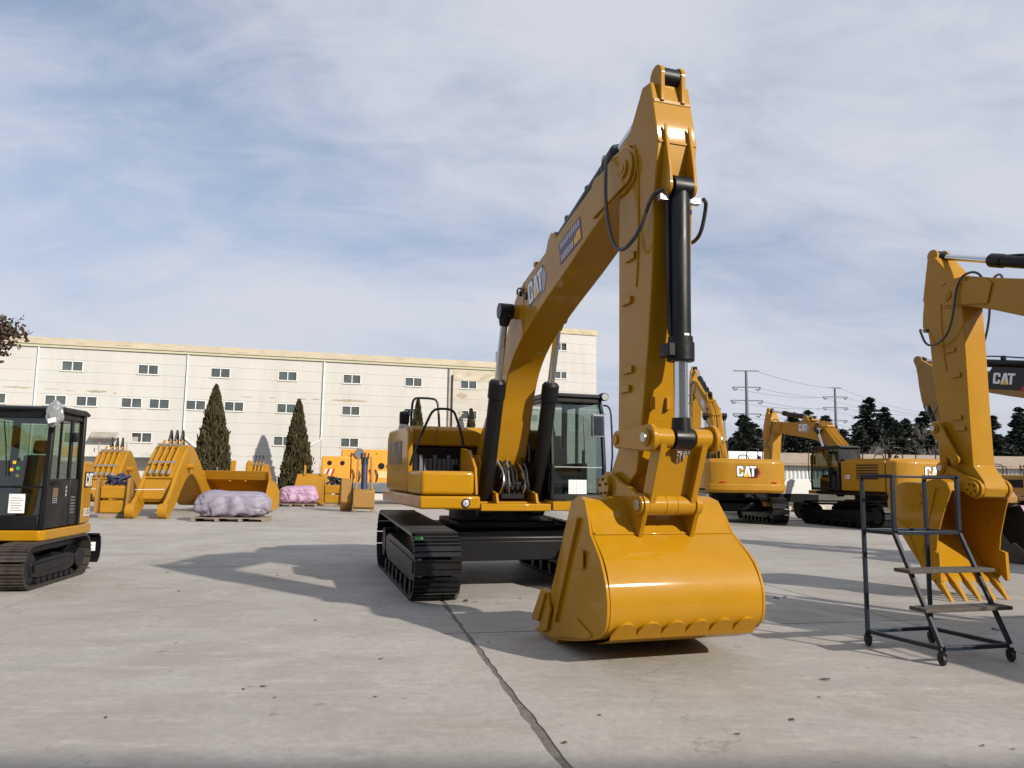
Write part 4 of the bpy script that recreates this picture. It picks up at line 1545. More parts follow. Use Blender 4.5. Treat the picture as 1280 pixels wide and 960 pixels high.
# ground-floor canopy slab and small window hood
m_ = MB()
m_.box(3.4, 8.9, -1.05, -.002, 2.36, 2.50)
cn = m_.build('canopy', CONCW, fac, bevel=.02)
m_ = MB()
m_.box(3.3, 9.0, -1.12, -1.052, 2.30, 2.56)
m_.build('canopy_fascia', mat('fascia_pale', (.5, .5, .46), .8, var=.1, dirt=.5, dirtcol=(.15, .14, .12)), cn)
for s in (4.2, 5.6):
    m_ = MB()
    m_.cyl((s, -.5, 2.5), (s, -.5, 3.1), .03, n=8)
    m_.build('canopy_rod', CONCW, cn)
m_ = MB()
m_.prism([(3.75, 3.30), (3.75, 3.34), (5.0, 3.34), (5.0, 3.30)], -.5, -.002)
m_.add([(3.7, -.55, 3.36), (5.05, -.55, 3.36), (5.05, -.0, 3.70), (3.7, -.0, 3.70)], [(0, 1, 2, 3)])
m_.build('window_hood', CONCW, fac, smooth=0)

twr = empty('stair_block', (-27 + 29.32 * cos(radians(16)), 42 + 29.32 * sin(radians(16)), 0), radians(16))
tag(twr, 'taller cream block with stained parapet behind the raised boom', 'building')
TW = [(1.70, 9.9), (1.70, 8.0), (1.70, 6.1)]
for k in range(17):
    z = .005 + .65 * k
    cuts = sorted((s, s + .85) for s, wz in TW if z - .005 <= wz < z + .645)
    a = 0.0
    segs = []
    for c0, c1 in cuts:
        segs.append((a, c0)); a = c1
    segs.append((a, 4.65))
    for p, q in segs:
        m_ = MB()
        m_.box(p, q, -.06, .12, z + .004, z + .645)
        m_.build('wall_panel', PLAS, twr, smooth=0)
    for c0, c1 in cuts:
        wz = [w for s, w in TW if abs(s - c0) < .01 and z - .005 <= w < z + .645][0]
        if wz - z > .03:
            m_ = MB()
            m_.box(c0 + .003, c1 - .003, -.055, .1, z + .004, wz - .004)
            m_.build('wall_panel', PLAS, twr, smooth=0)
        if wz + .57 < z + .63:
            m_ = MB()
            m_.box(c0 + .003, c1 - .003, -.055, .1, wz + .575, z + .645)
            m_.build('wall_panel', PLAS, twr, smooth=0)
for (s, z) in TW:
    window(twr, s, z, w=.85, h=.57, y=-.04, open_=2 if z == 9.9 else 0)
m_ = MB()
m_.box(0.002, 4.65, .30, .5, 0, 11.0)
m_.box(4.35, 4.63, .5, 9, 0, 11.0)
m_.box(0.0, .3, .5, 9, 0, 10.79)
m_.box(0.002, 4.35, .5, 9, 10.8, 11.04)
m_.build('back_wall', PLAS, twr, smooth=0)
m_ = MB()
m_.box(-.02, 4.70, -.12, .3, 11.06, 11.42)
m_.box(4.40, 4.70, .3, 9, 11.06, 11.42)
m_.build('parapet', mat('parapet_stained', (.5, .43, .29), .9, var=.2, vscale=2, dirt=.9, dirtcol=(.14, .12, .06), dscale=1.8, stretch=(.6, 1, 1)), twr, smooth=0)

# building behind the viewpoint: its roof shades the foreground strip
ob = empty('office_building', (-10, -7.12, 0), radians(1.5))
tag(ob, 'cream office block behind the viewpoint whose roofline shades the foreground concrete', 'building')
m_ = MB()
m_.box(0, 44, -10, 0, 0, 9.0)
m_.build('wall', PLAS2, ob, smooth=0)
for k in range(12):
    for zz in (1.0, 4.2, 7.0):
        window(ob, 1.0 + k * 3.6, zz, w=1.7, h=1.3, y=.06)
m_ = MB()
m_.box(-.2, 44.2, -10.2, .25, 9.0, 9.25)
m_.build('cornice', CORN, ob, smooth=0)

# ------------------------------------------------------------------ low shed on the right, with corrugated wall
SHW = mat('shed_white', (.62, .62, .60), .6, var=.08, dirt=.3, dirtcol=(.3, .27, .22))
SHR = mat('shed_roof', (.34, .26, .19), .85, var=.2, dirt=.4, dirtcol=(.12, .09, .07))
sh = empty('low_shed', (10.5, 43.0, 0), radians(3))
tag(sh, 'long low shed with white corrugated wall and brown roof behind the excavators', 'shed')
m_ = MB()
nr = 190
vs_, fs = [], []
for i in range(nr * 2 + 1):
    x = i * .115
    y = 0 if (i // 1) % 2 else .06
    vs_ += [(x, y, 0), (x, y, 2.35)]
for i in range(nr * 2):
    fs.append((2 * i, 2 * i + 2, 2 * i + 3, 2 * i + 1))
m_.add(vs_, fs)
m_.build('corrugated_wall', SHW, sh, smooth=0, flip=False)
m_ = MB()
m_.prism([(-.3, 2.36), (-.3, 2.46), (nr * .23 + .3, 2.46), (nr * .23 + .3, 2.36)], -.35, .1)
m_.add([(-.3, -.35, 2.47), (nr * .23 + .3, -.35, 2.47), (nr * .23 + .3, 4.0, 3.2), (-.3, 4.0, 3.2)], [(0, 1, 2, 3)])
m_.build('roof', SHR, sh, smooth=0)
BANK = mat('earth_bank', (.085, .075, .06), .95, var=.35, vscale=1.2, dirt=.5, dirtcol=(.03, .032, .02), dscale=2.5)
vs_, fs = [], []
nx, ny = 120, 7
for i in range(nx + 1):
    for j in range(ny + 1):
        x = 8 + 34 * i / nx
        y = 39.6 + 3.2 * j / ny
        h = math.sin(pi * j / ny) * (.95 + .5 * noise.noise(Vector((x * .5, y * .5, 0)))) + .18 * noise.noise(Vector((x * 2.1, y * 2.1, 5)))
        vs_.append((x, y, max(h, -.1) if 0 < j < ny else -.1))
for i in range(nx):
    for j in range(ny):
        a = i * (ny + 1) + j
        fs.append((a, a + ny + 1, a + ny + 2, a + 1))
b = MB(); b.add(vs_, fs); bk_ = b.build('earth_bank', BANK)
tag(bk_, None, None, kind='structure')
# ------------------------------------------------------------------ excavators
TH = radians(18)
excavator('crawler_excavator', 'large new yellow excavator in the middle, boom raised and bucket resting towards the viewer', (-.44, 12.81), (sin(TH), -cos(TH)),
          'yellow crawler excavators in the yard', Y=YEL, main=True, under=(.61, .01, radians(-2.3)), tail=-2.2, tailw=1.12, rear_logo=False, trk=TRK)
excavator('crawler_excavator', 'yellow excavator seen from behind with white badge on its counterweight, boom folded high', (8.2, 29.3), (.0, 1.0),
          'yellow crawler excavators in the yard', boom_r=15, stick_r=8, bucket_r=20, scale=.97)
excavator('crawler_excavator', 'yellow excavator beyond the rolling steps with dark cab, boom reaching to the left', (12.75, 27.0), (-.25, .97),
          'yellow crawler excavators in the yard', boom_r=-9, stick_r=9, bucket_r=100, scale=.98)
excavator('crawler_excavator', 'yellow excavator at the right edge, upright stick and open bucket behind the rolling steps', (7.54, 6.0), (-.24, .97),
          'yellow crawler excavators in the yard', boom_r=2.6, stick_r=0, bucket_r=40, scale=.87, Y=YEL, under=(-.35, 0, 0), tail=-2.6, bw=.80, logo_boom=None)
excavator('crawler_excavator', 'dusty older excavator at the far right edge with black badge band on its boom', (12.45, 12.6), (-.5, .87),
          'yellow crawler excavators in the yard', Y=YELW, boom_r=-4, stick_r=-18, bucket_r=-8, scale=.9, trk=TRKD, logo_boom='band', worn=True)


# ------------------------------------------------------------------ mini excavator at the left edge
def mini_excavator(C, th):
    f = Vector((sin(th), -cos(th)))
    root = empty('mini_excavator', (C[0], C[1], 0), atan2(f.y, f.x))
    tag(root, 'small excavator with tall black cab and yellow skirt at the left edge', 'excavator')
    I4 = Matrix.Identity(4)
    for s in (-1, 1):
        make_track(root, s * .79, .80, .262, -.80, .272, .40, TRKD, I4, pitch=.135, outer=s, gh=.02)
    mb = MB()
    mb.box(-.6, .6, -.62, .62, .25, .50)
    mb.build('car_body', FRM, root, bevel=.02)
    mb = MB()
    mb.cyl((0, 0, .48), (0, 0, .60), .42, n=28)
    mb.build('swing_bearing', FRM, root)
    # dozer blade behind
    mb = MB()
    mb.shell([(-1.42, .58), (-1.50, .52), (-1.53, .36), (-1.50, .20), (-1.42, .12)], [.98] * 5, -.03)
    bl = mb.build('dozer_blade', FRM, root)
    for s in (-.55, .55):
        mb = MB()
        mb.bar((-.5, s, .34), (-1.5, s, .34), .09, .12)
        mb.build('blade_arm', FRM, bl, bevel=.01)
    decal([[(0, 0), (.5, 0), (.5, 1), (0, 1)]], 'blade_tag', PAPER, bl, (-1.44, .86, .30), (-.1, 1, 0), (0, 0, 1), .14, .03)
    # skirt
    mb = MB()
    mb.prismz([(.50, -.5), (.52, .88), (.46, .95), (-.70, .96), (-1.25, .90), (-1.42, .60), (-1.45, -.4), (-1.2, -.9), (-.2, -.95), (.3, -.9)], .615, .755)
    mb.build('skirt', YEL, root, bevel=.015)
    # engine cover
    mb = MB()
    mb.prismz([(-.72, .94), (-1.22, .885), (-1.39, .60), (-1.42, -.4), (-1.18, -.88), (-.72, -.9)], .762, 1.72)
    ec = mb.build('engine_cover', YEL, root, bevel=.035, seg=3)
    logo(ec, (-.80, .937, 1.34), (-.5, -.055, 0), (0, 0, 1), .20, 'plain')
    decal([[(-.1, -.12), (2.05, -.12), (2.05, 1.1), (-.1, 1.1)]], 'logo_plate', BLKD, ec, (-.80, .935, 1.34), (-.5, -.055, 0), (0, 0, 1), .20, .003)
    text_mesh('305.5', 'model_number', WHT, ec, (-.78, .938, .88), (-.5, -.055, 0), (0, 0, 1), .17)
    mb = MB()
    mb.box(-1.225, -1.19, .87, .905, 1.10, 1.22)
    mb.build('latch', BLK, ec, bevel=.006)
    mb = MB()
    mb.prismz([(-.70, -.1), (.4, -.1), (.4, -.85), (-.3, -.93), (-.70, -.88)], .762, 1.25)
    mb.build('tank_cover', YEL, root, bevel=.04, seg=3)
    # cab: posts, sills, roof, panels
    x0, x1, y0, y1, z0, z1 = -.71, .48, -.08, .93, .762, 2.40
    mb = MB()
    t = .075
    for y in (y0 + t / 2, y1 - t / 2):
        mb.bar((x1 - t / 2, y, z0), (x1 - t / 2 - .07, y, z1), t, t)
        mb.bar((x0 + t / 2, y, z0), (x0 + t / 2 + .02, y, z1), t * 1.3, t)
    mb.bar((-.30, y1 - .04, z0), (-.30, y1 - .04, z1), .05, .05)
    mb.box(x1 - .14, x1 - .07, y0 + .07, y1 - .07, z1 - .10, z1 - .01)
    mb.box(x0, x1, y0 + .01, y0 + .06, z0, z0 + .45)
    mb.box(x0 + .02, x0 + .06, y0 + .06, y1 - .07, z0, 1.55)
    mb.box(x0 + .02, x0 + .07, y0 + .06, y1 - .06, z1 - .12, z1 - .01)
    mb.box(x0 + .09, x1 - .1, y1 - .07, y1 - .012, z1 - .09, z1 - .012)
    mb.box(x0 + .09, x1 - .1, y0 + .012, y0 + .07, z1 - .09, z1 - .012)
    cab = mb.build('cab', BLK, root, bevel=.014)
    mb = MB()
    mb.prism([(x0 - .05, z1 + .002), (x0 - .06, z1 + .05), (x0 + .1, z1 + .09), (x1 - .2, z1 + .085), (x1 - .02, z1 + .05), (x1 - .03, z1 + .002)], y0 - .03, y1 + .035)
    mb.build('roof', BLK, cab, bevel=.03, seg=3)
    # front panes
    mb = MB()
    mb.add([(x1 - .03, y0 + t, 1.36), (x1 - .03, y1 - t, 1.36), (x1 - .075, y1 - t, 2.30), (x1 - .075, y0 + t, 2.30)], [(0, 1, 2, 3)])
    mb.build('windshield', GLSG, cab, smooth=0)
    mb = MB()
    mb.add([(x1 - .008, y0 + t, .96), (x1 - .008, y1 - t, .96), (x1 - .026, y1 - t, 1.33), (x1 - .026, y0 + t, 1.33)], [(0, 1, 2, 3)])
    mb.build('lower_windshield', GLSG, cab, smooth=0)
    mb = MB()
    mb.box(x1 - .05, x1 - .005, y0 + .07, y1 - .07, 1.333, 1.357)
    mb.build('glass_joint', BLK, cab)
    mb = MB()
    mb.box(x1 - .05, x1 + .004, y0 + .075, y1 - .075, z0 + .002, .955)
    mb.build('front_panel', BLK, cab, bevel=.01)
    # door side: lower panel, upper glass, handle, hinge, warning prints
    mb = MB()
    mb.box(-.27, x1 - .08, y1 - .05, y1 - .008, z0 + .01, 1.45)
    dr = mb.build('door', BLK, cab, bevel=.012)
    mb = MB()
    mb.bar((.05, y1 + .014, 1.42), (.33, y1 + .014, 1.38), .022, .03)
    mb.build('door_handle', BLKP, dr, bevel=.008)
    mb = MB()
    mb.add([(-.27, y1 - .03, 1.455), (x1 - .09, y1 - .03, 1.455), (x1 - .13, y1 - .03, z1 - .10), (-.27, y1 - .03, z1 - .10)], [(0, 1, 2, 3)])
    mb.build('door_glass', GLSG, dr, smooth=0)
    mb = MB()
    mb.box(-.255, -.235, y1 - .045, y1 - .015, 1.46, z1 - .1)
    mb.box(.08, .10, y1 - .045, y1 - .015, 1.46, z1 - .1)
    mb.build('door_mullion', BLK, dr)
    mb = MB()
    mb.box(-.33, -.23, y1 - .01, y1 + .06, 2.0, 2.14)
    mb.build('door_latch', BLKP, dr, bevel=.015)
    pr = [[(0, 0), (1.3, 0), (1.3, 1), (0, 1)]]
    decal(pr, 'warning_print', mat('brown_print', (.16, .10, .05), .5), dr, (.27, y1 - .007, 1.20), (-1, 0, 0), (0, 0, 1), .13, .003)
    lines = []
    for k in range(3):
        for q in range(3):
            lines.append([(.05 + .42 * q, -.18 - .22 * k), (.36 + .42 * q, -.18 - .22 * k), (.36 + .42 * q, -.07 - .22 * k), (.05 + .42 * q, -.07 - .22 * k)])
    decal(lines, 'warning_lines', LGRY, dr, (.27, y1 - .007, 1.20), (-1, 0, 0), (0, 0, 1), .13, .003)
    decal([[(0, 0), (1, 0), (1, .8), (0, .8)], [(0, -1.1), (1, -1.1), (1, -.3), (0, -.3)], [(0, 1.1), (1, 1.1), (1, 1.9), (0, 1.9)]], 'door_print', LGRY, dr, (-.14, y1 - .007, 1.26), (-1, 0, 0), (0, 0, 1), .05, .003)
    mb = MB()
    mb.box(x0 + .10, -.325, y1 - .055, y1 - .012, z0 + .01, 1.45)
    qp = mb.build('quarter_panel', BLK, cab, bevel=.01)
    for k in range(6):
        mb = MB()
        mb.box(-.50, -.36, y1 - .012, y1 - .004, .95 + .045 * k, .972 + .045 * k)
        mb.build('vent_slot', GREY, qp)
    mb = MB()
    mb.add([(x0 + .10, y1 - .03, 1.455), (-.325, y1 - .03, 1.455), (-.325, y1 - .03, z1 - .1), (x0 + .12, y1 - .03, z1 - .1)], [(0, 1, 2, 3)])
    mb.build('quarter_glass', GLSG, cab, smooth=0)
    mb = MB()
    mb.add([(x0 + .08, y0 + .035, 1.22), (x1 - .08, y0 + .035, 1.22), (x1 - .12, y0 + .035, z1 - .1), (x0 + .1, y0 + .035, z1 - .1)], [(0, 1, 2, 3)])
    mb.build('side_glass', GLSG, cab, smooth=0)
    mb = MB()
    mb.add([(x0 + .04, y0 + .08, 1.56), (x0 + .04, y1 - .08, 1.56), (x0 + .05, y1 - .08, z1 - .13), (x0 + .05, y0 + .08, z1 - .13)], [(0, 1, 2, 3)])
    mb.build('rear_glass', GLSG, cab, smooth=0)
    mb = MB()
    mb.box(-.40, .05, .2, .68, .95, 1.20)
    mb.prism([(-.42, 1.2), (-.26, 1.2), (-.38, 1.80), (-.50, 1.80)], .2, .68)
    mb.prism([(-.47, 1.82), (-.36, 1.82), (-.40, 2.02), (-.49, 2.02)], .32, .56)
    mb.build('seat', SEATM, cab, bevel=.04, seg=3)
    mb = MB()
    mb.box(-.3, .3, .02, .14, .85, 1.36)
    mb.box(-.3, .3, .72, .84, .85, 1.36)
    mb.box(.28, .38, .15, .70, .85, 1.30)
    mb.box(-.6, .40, 0, .86, .77, .80)
    for y in (.08, .78):
        mb.cyl((.22, y, 1.3), (.25, y, 1.58), .018, .03, 8)
    mb.build('console', SEATM, cab, bevel=.015)
    decal([[(0, 0), (.8, 0), (.8, 1), (0, 1)]], 'notice_sheet', PAPER, cab, (x1 - .004, .46, .99), (0, 1, 0), (0, 0, 1), .26, .006)
    pl_ = [[(.1, .12 + .13 * k), (.7 - .1 * (k % 2), .12 + .13 * k), (.7 - .1 * (k % 2), .16 + .13 * k), (.1, .16 + .13 * k)] for k in range(6)]
    decal(pl_, 'notice_print', LGRY, cab, (x1 - .004, .46, .99), (0, 1, 0), (0, 0, 1), .26, .009)
    mb = MB()
    mb.tube([(x1 - .02, .30, 2.26), (x1 - .005, .36, 1.9), (x1 + .0, .40, 1.5)], .009, 6)
    mb.build('wiper', BLK, cab)
    for (yy, zz, c) in ((.42, 1.56, TRI), (.45, 1.66, TRI), (.50, 1.58, GRN), (.50, 1.70, BLKD), (.50, 1.48, TRI)):
        decal([[(0, 0), (1, 0), (1, 1), (0, 1)]], 'glass_sticker', c, cab, (x1 - .045, yy, zz), (0, 1, 0), (-.05, 0, 1), .042, .006)
    # mirror still in its shipping wrap
    bm = bmesh.new()
    bmesh.ops.create_icosphere(bm, subdivisions=3, radius=1.0)
    for v in bm.verts:
        k = 1 + .22 * noise.noise(v.co * 2.3) + .10 * noise.noise(v.co * 6)
        p = v.co.copy()
        v.co = Vector((x1 + .06 + p.x * .07 * k, y1 + .05 + p.y * .11 * k, 2.36 + p.z * .19 * k))
    me = bpy.data.meshes.new('wrapped_mirror')
    bm.to_mesh(me); bm.free()
    me.materials.append(WRAP)
    o = bpy.data.objects.new('wrapped_mirror', me); COL.objects.link(o); o.parent = cab
    decal([[(0, 0), (1, 0), (1, .6), (0, .6)]], 'wrap_label', WHT, cab, (x1 + .14, y1 + .01, 2.22), (0, 1, .25), (0, -.25, 1), .11, .006)
    # boom, stick and bucket folded in front
    mb = MB()
    mb.prism([(.45, .65), (.6, .62), (1.2, 1.6), (2.0, 2.15), (3.0, 2.1), (3.05, 2.25), (2.0, 2.42), (1.0, 1.95)], -.50, -.26)
    mb.build('boom', YEL, root, bevel=.015)
    mb = MB()
    mb.prism([(2.9, 2.4), (3.2, 2.35), (3.0, 1.2), (2.75, .75), (2.62, .8), (2.8, 1.4)], -.47, -.29)
    mb.build('stick', YEL, root, bevel=.015)
    mb = MB()
    mb.shell([(2.55, .8), (2.95, .75), (3.1, .45), (2.95, .16), (2.4, .06)], [.3] * 5, .02)
    mb.v = [(p[0], p[1] - .38, p[2]) for p in mb.v]
    bk = mb.build('bucket', YEL, root)
    for s in (-1, 1):
        mb = MB()
        mb.prism([(2.55, .8), (2.95, .75), (3.1, .45), (2.95, .16), (2.4, .06), (2.5, .4)], -.38 + s * .3 - .01, -.38 + s * .3 + .01)
        mb.build('side_plate', YEL, bk)
    return root


mini_excavator((-7.40, 11.07), radians(8))

# ------------------------------------------------------------------ rolling steps
rs = empty('rolling_steps', (3.50, 7.71, 0), 0)
tag(rs, 'dark blue welded rolling steps with two wooden treads on casters', 'steps')
u_ = Vector((.966, .258, 0)) * .75
v_ = Vector((.36, -.933, 0)) * .82
RP = lambda a, t, z: u_ * a + v_ * t + Vector((0, 0, z))
tp = .45


def sbar(p, q, nm, w=.036, m=BLUE):
    b = MB()
    b.bar(p, q, w, w)
    return b.build(nm, m, rs, bevel=.004)


for a in (0, 1):
    sbar(RP(a, 0, .12), RP(a, 0, 1.62), 'post')
    sbar(RP(a, tp, 1.125), RP(a, tp, 1.62), 'guard_post')
    sbar(RP(a, -.02, 1.64), RP(a, tp + .03, 1.64), 'guard_rail')
    sbar(RP(a, .03, 1.105), RP(a, tp, 1.105), 'platform_bar')
    sbar(RP(a, tp, 1.10), RP(a, 1.0, .15), 'stringer')
    sbar(RP(a, .03, .14), RP(a, .97, .14), 'base_bar')
sbar(RP(.03, 0, .142), RP(.97, 0, .142), 'base_bar')
sbar(RP(.03, 1.0, .142), RP(.97, 1.0, .142), 'base_bar')
sbar(RP(.03, 0, 1.108), RP(.97, 0, 1.108), 'platform_bar')
sbar(RP(.03, tp, 1.108), RP(.97, tp, 1.108), 'platform_bar')
sbar(RP(.04, tp, 1.638), RP(.99, tp, 1.638), 'guard_rail', w=.022)
for z in (.78, .46):
    t = tp + (1.10 - z) / (1.10 - .15) * (1 - tp)
    p, q = RP(-.14, t + .02, z), RP(1.14, t + .02, z)
    b = MB()
    b.bar(p, q, .20, .034)
    b.build('tread', WOOD, rs, bevel=.005)
for a, t in ((0, 0), (1, 0), (0, 1), (1, 1)):
    c = RP(a, t, 0)
    b = MB()
    d = Vector((.03, -.02, 0))
    b.cyl(c + Vector((0, 0, .095)), c + Vector((0, 0, .125)), .028, n=12)
    b.box(c.x - .028, c.x - .022, c.y - .03, c.y + .03, .04, .10)
    b.box(c.x + .022, c.x + .028, c.y - .03, c.y + .03, .04, .10)
    cs = b.build('caster', FRM, rs)
    b = MB()
    b.rev(c + Vector((-.018, .0, .05)), c + Vector((.018, 0, .05)), [(0, .03), (0, .044), (.2, .05), (.8, .05), (1, .044), (1, .03)], 16)
    b.build('wheel', RUB, cs)


# ------------------------------------------------------------------ yard stock on the left
def tarp_bundle(name, label, c, rz, L, D, H, m, seed, group='tarpaulin covered bundles'):
    r = empty(name, (c[0], c[1], 0), rz)
    tag(r, label, 'bundle', group)
    bm = bmesh.new()
    bmesh.ops.create_cube(bm, size=2.0)
    bmesh.ops.subdivide_edges(bm, edges=bm.edges[:], cuts=34, use_grid_fill=True)
    for v in bm.verts:
        p = v.co.copy()
        # superellipsoid-like rounding, narrower towards the top
        q = Vector((p.x, p.y, p.z))
        ln = (abs(q.x) ** 4 + abs(q.y) ** 4 + abs(q.z) ** 4) ** .25
        q = q / ln
        zz = (q.z + 1) / 2
        sx = 1 - .13 * zz ** 2
        x, y, z = q.x * L / 2 * sx, q.y * D / 2 * sx, zz * H
        sag = .12 * H * noise.noise(Vector((x * .9 + seed, y * .9, 3.3)))
        fold = noise.noise(Vector((x * 3.2 + seed, y * 3.2, z * 1.1))) * .05 + abs(noise.noise(Vector((x * 6 + z * 2.5, y * 6 + seed, z * 1.2)))) * -.06
        fold += abs(noise.noise(Vector((x * 2.2 - z * 3, seed, z * 2.2)))) * -.07
        fold += (1 - zz) * .05 * math.sin(11 * (x + y) + 4 * noise.noise(Vector((x * 1.5, y * 1.5, seed))))
        fold += max(0, .5 - abs(noise.noise(Vector((x * 1.3 + y + seed, z * 2.6, 7.7)))) * 4) * -.06
        nrm = Vector((q.x, q.y, q.z * .4))
        z2 = z + (sag if zz > .6 else 0)
        v.co = Vector((x, y, z2)) + nrm * fold * (.95 if zz < .8 else .5)
        v.co.z = max(v.co.z, 0.0) + .13
    me = bpy.data.meshes.new('cover')
    bm.to_mesh(me); bm.free()
    me.polygons.foreach_set('use_smooth', [True] * len(me.polygons))
    me.materials.append(m)
    o = bpy.data.objects.new('cover', me); COL.objects.link(o); o.parent = r
    pal = None
    b = MB()
    b.box(-L * .46, L * .46, -D * .48, D * .48, .105, .13)
    pal = b.build('pallet', WOODP, r)
    for k in range(4):
        x = -L * .44 + L * .88 * k / 3
        b = MB()
        b.box(x - .06, x + .06, -D * .5, D * .5, .012, .104)
        b.build('bearer', WOODP, pal)
    return r


tarp_bundle('tarp_bundle', 'grey lilac tarpaulin bundle on a pallet in front of the loader bucket', (-9.05, 25.4), radians(8), 2.45, 1.3, .86, TARP, 1.0)
tarp_bundle('tarp_bundle', 'pink tarpaulin bundle on a pallet beside the rear cypress', (-10.1, 37.0), radians(10), 1.95, 1.3, .86, TARPP, 5.0)
tarp_bundle('tarp_bundle', 'pink tarpaulin bundle at the right edge behind the near bucket', (15.7, 23.6), radians(5), 2.2, 1.3, .78, TARPP, 9.0)


def spare_boom(label, c, rz, sc, Y=YEL2):
    r = empty('spare_boom', (c[0], c[1], 0), rz, sc)
    tag(r, label, 'boom', 'unmounted excavator booms lying in the yard')
    prof = smoothprof([(.0, .46), (.5, .75), (1.2, 1.50), (2.0, 2.20), (2.55, 2.52), (3.1, 2.42), (4.4, 1.70), (5.7, .90), (6.0, .62)], 1)
    low = smoothprof([(6.0, .20), (5.5, .25), (4.2, 1.0), (3.2, 1.45), (2.6, 1.42), (1.9, 1.05), (1.3, .50), (.75, .12), (0, .0)], 1)
    for s in (-1, 1):
        b = MB()
        b.prism(prof + low, s * .50 - .06, s * .50 + .06)
        b.build('side_web', Y, r, bevel=.02)
        b = MB()
        b.cyl((.06, s * .50 - .14, .24), (.06, s * .50 + .14, .24), .25, n=20)
        b.build('foot_boss', Y, r, bevel=.015)
        b = MB()
        b.box(-.1, .25, s * .5 - .18, s * .5 + .18, -.012, .0)
        b.v = [(p[0], p[1], p[2] + .012) for p in b.v]
        b.build('timber', WOODP, r)
        b = MB()
        b.cyl((2.35, s * .55, 1.72), (2.35, s * .78, 1.72), .10, n=16)
        b.build('ram_boss', Y, r, bevel=.01)
    # top plate starts beyond the fork
    tpp = [p for p in prof if p[0] > .95]
    b = MB()
    b.shell(tpp, [.44] * len(tpp), .03)
    b.build('top_plate', Y, r)
    lpp = [p for p in low if p[0] > 1.0][::-1]
    b = MB()
    b.shell(lpp, [.44] * len(lpp), -.03)
    b.build('bottom_plate', Y, r)
    b = MB()
    b.prism([(.95, .62), (1.10, 1.36), (1.14, 1.36), (1.05, .5)], -.44, .44)
    b.build('fork_plate', Y, r)
    for k in range(4):
        y = -.30 + .20 * k
        b = MB()
        b.tube([(1.05, y, 1.52), (1.5, y, 1.95), (2.0, y, 2.34), (2.45, y, 2.62)], .045, 8)
        b.build('pipe', Y, r)
        b = MB()
        b.cyl((.98, y, 1.43), (1.10, y, 1.56), .06, n=10)
        b.build('pipe_end', STEEL, r)
        if k < 3:
            b = MB()
            b.tube([(2.4, y + .05, 2.62), (2.55, y + .02, 2.95), (2.75, y + .08, 3.02), (2.95, y + .1, 2.8), (3.0, y + .1, 2.45)], .04, 8, 2)
            b.build('hose', RUB, r)
    for x, z in ((1.35, 1.86), (2.1, 2.48)):
        b = MB()
        b.bar((x, -.42, z), (x, .42, z), .07, .06)
        b.build('pipe_clamp', STEEL, r)
    b = MB()
    b.tube([(.15, -.45, .95), (.15, .45, .93)], .012, 6)
    b.build('strap', WHT, r)
    return r


# axis points from the foot (near end) to the tip
spare_boom('big yellow boom on the ground, fork end towards us, black hoses at its crest', (-12.0, 25.7), radians(98), 1.02)
spare_boom('yellow boom half hidden behind the mini excavator beside a dark blue hose bundle', (-15.1, 28.2), radians(104), .95)


def attachment(name, label, c, rz, sc, group='stacked yellow attachments', hose_m=None):
    r = empty(name, (c[0], c[1], 0), rz, sc)
    tag(r, label, 'attachment', group)
    for k in range(2):
        b = MB()
        b.prism([(-.30, .16 + .48 * k), (-.36, .26 + .48 * k), (-.36, .48 + .48 * k), (-.28, .58 + .48 * k), (.30, .58 + .48 * k), (.30, .16 + .48 * k)], -.42, .42)
        b.build('block', YEL2, r, bevel=.05, seg=3)
    b = MB()
    b.box(-.3, .3, -.45, .45, .0, .15)
    b.build('skid', WOODP, r, bevel=.01)
    for s in (-1, 1):
        b = MB()
        b.prism([(-.1, .2), (.5, .2), (.4, 1.3), (.1, 1.35), (-.1, 1.0)], s * .48 - .04, s * .48 + .04)
        b.build('cheek', YELW, r, bevel=.01)
    rr_ = random.Random(hash(label) % 997 if False else len(label))
    for k in range(7):
        b = MB()
        pts = [(rr_.uniform(-.2, .3), rr_.uniform(-.4, .4), 1.12), (rr_.uniform(-.3, .3), rr_.uniform(-.5, .5), 1.35 + rr_.random() * .2), (rr_.uniform(-.3, .3), rr_.uniform(-.5, .5), 1.3), (rr_.uniform(-.2, .3), rr_.uniform(-.5, .5), 1.12)]
        b.tube(pts, .05, 7, 2)
        b.build('hose', hose_m or RUB, r)
    b = MB()
    b.rev((-.1, -.2, 1.15), (-.05, .2, 1.45), [(0, .08), (.1, .14), (.7, .14), (.9, .08), (1, .05)], 12)
    b.build('motor', hose_m or GREY, r)
    return r


NAVY = mat('navy_hose', (.02, .026, .07), .6, var=.3, vscale=7)
attachment('hydraulic_attachment', 'two stacked yellow blocks with a dark blue hose bundle on top', (-13.3, 26.2), radians(-80), 1.0, hose_m=NAVY)
attachment('hydraulic_attachment', 'two stacked yellow blocks with grey motor standing before the crane', (-8.5, 37.3), radians(-85), .95)

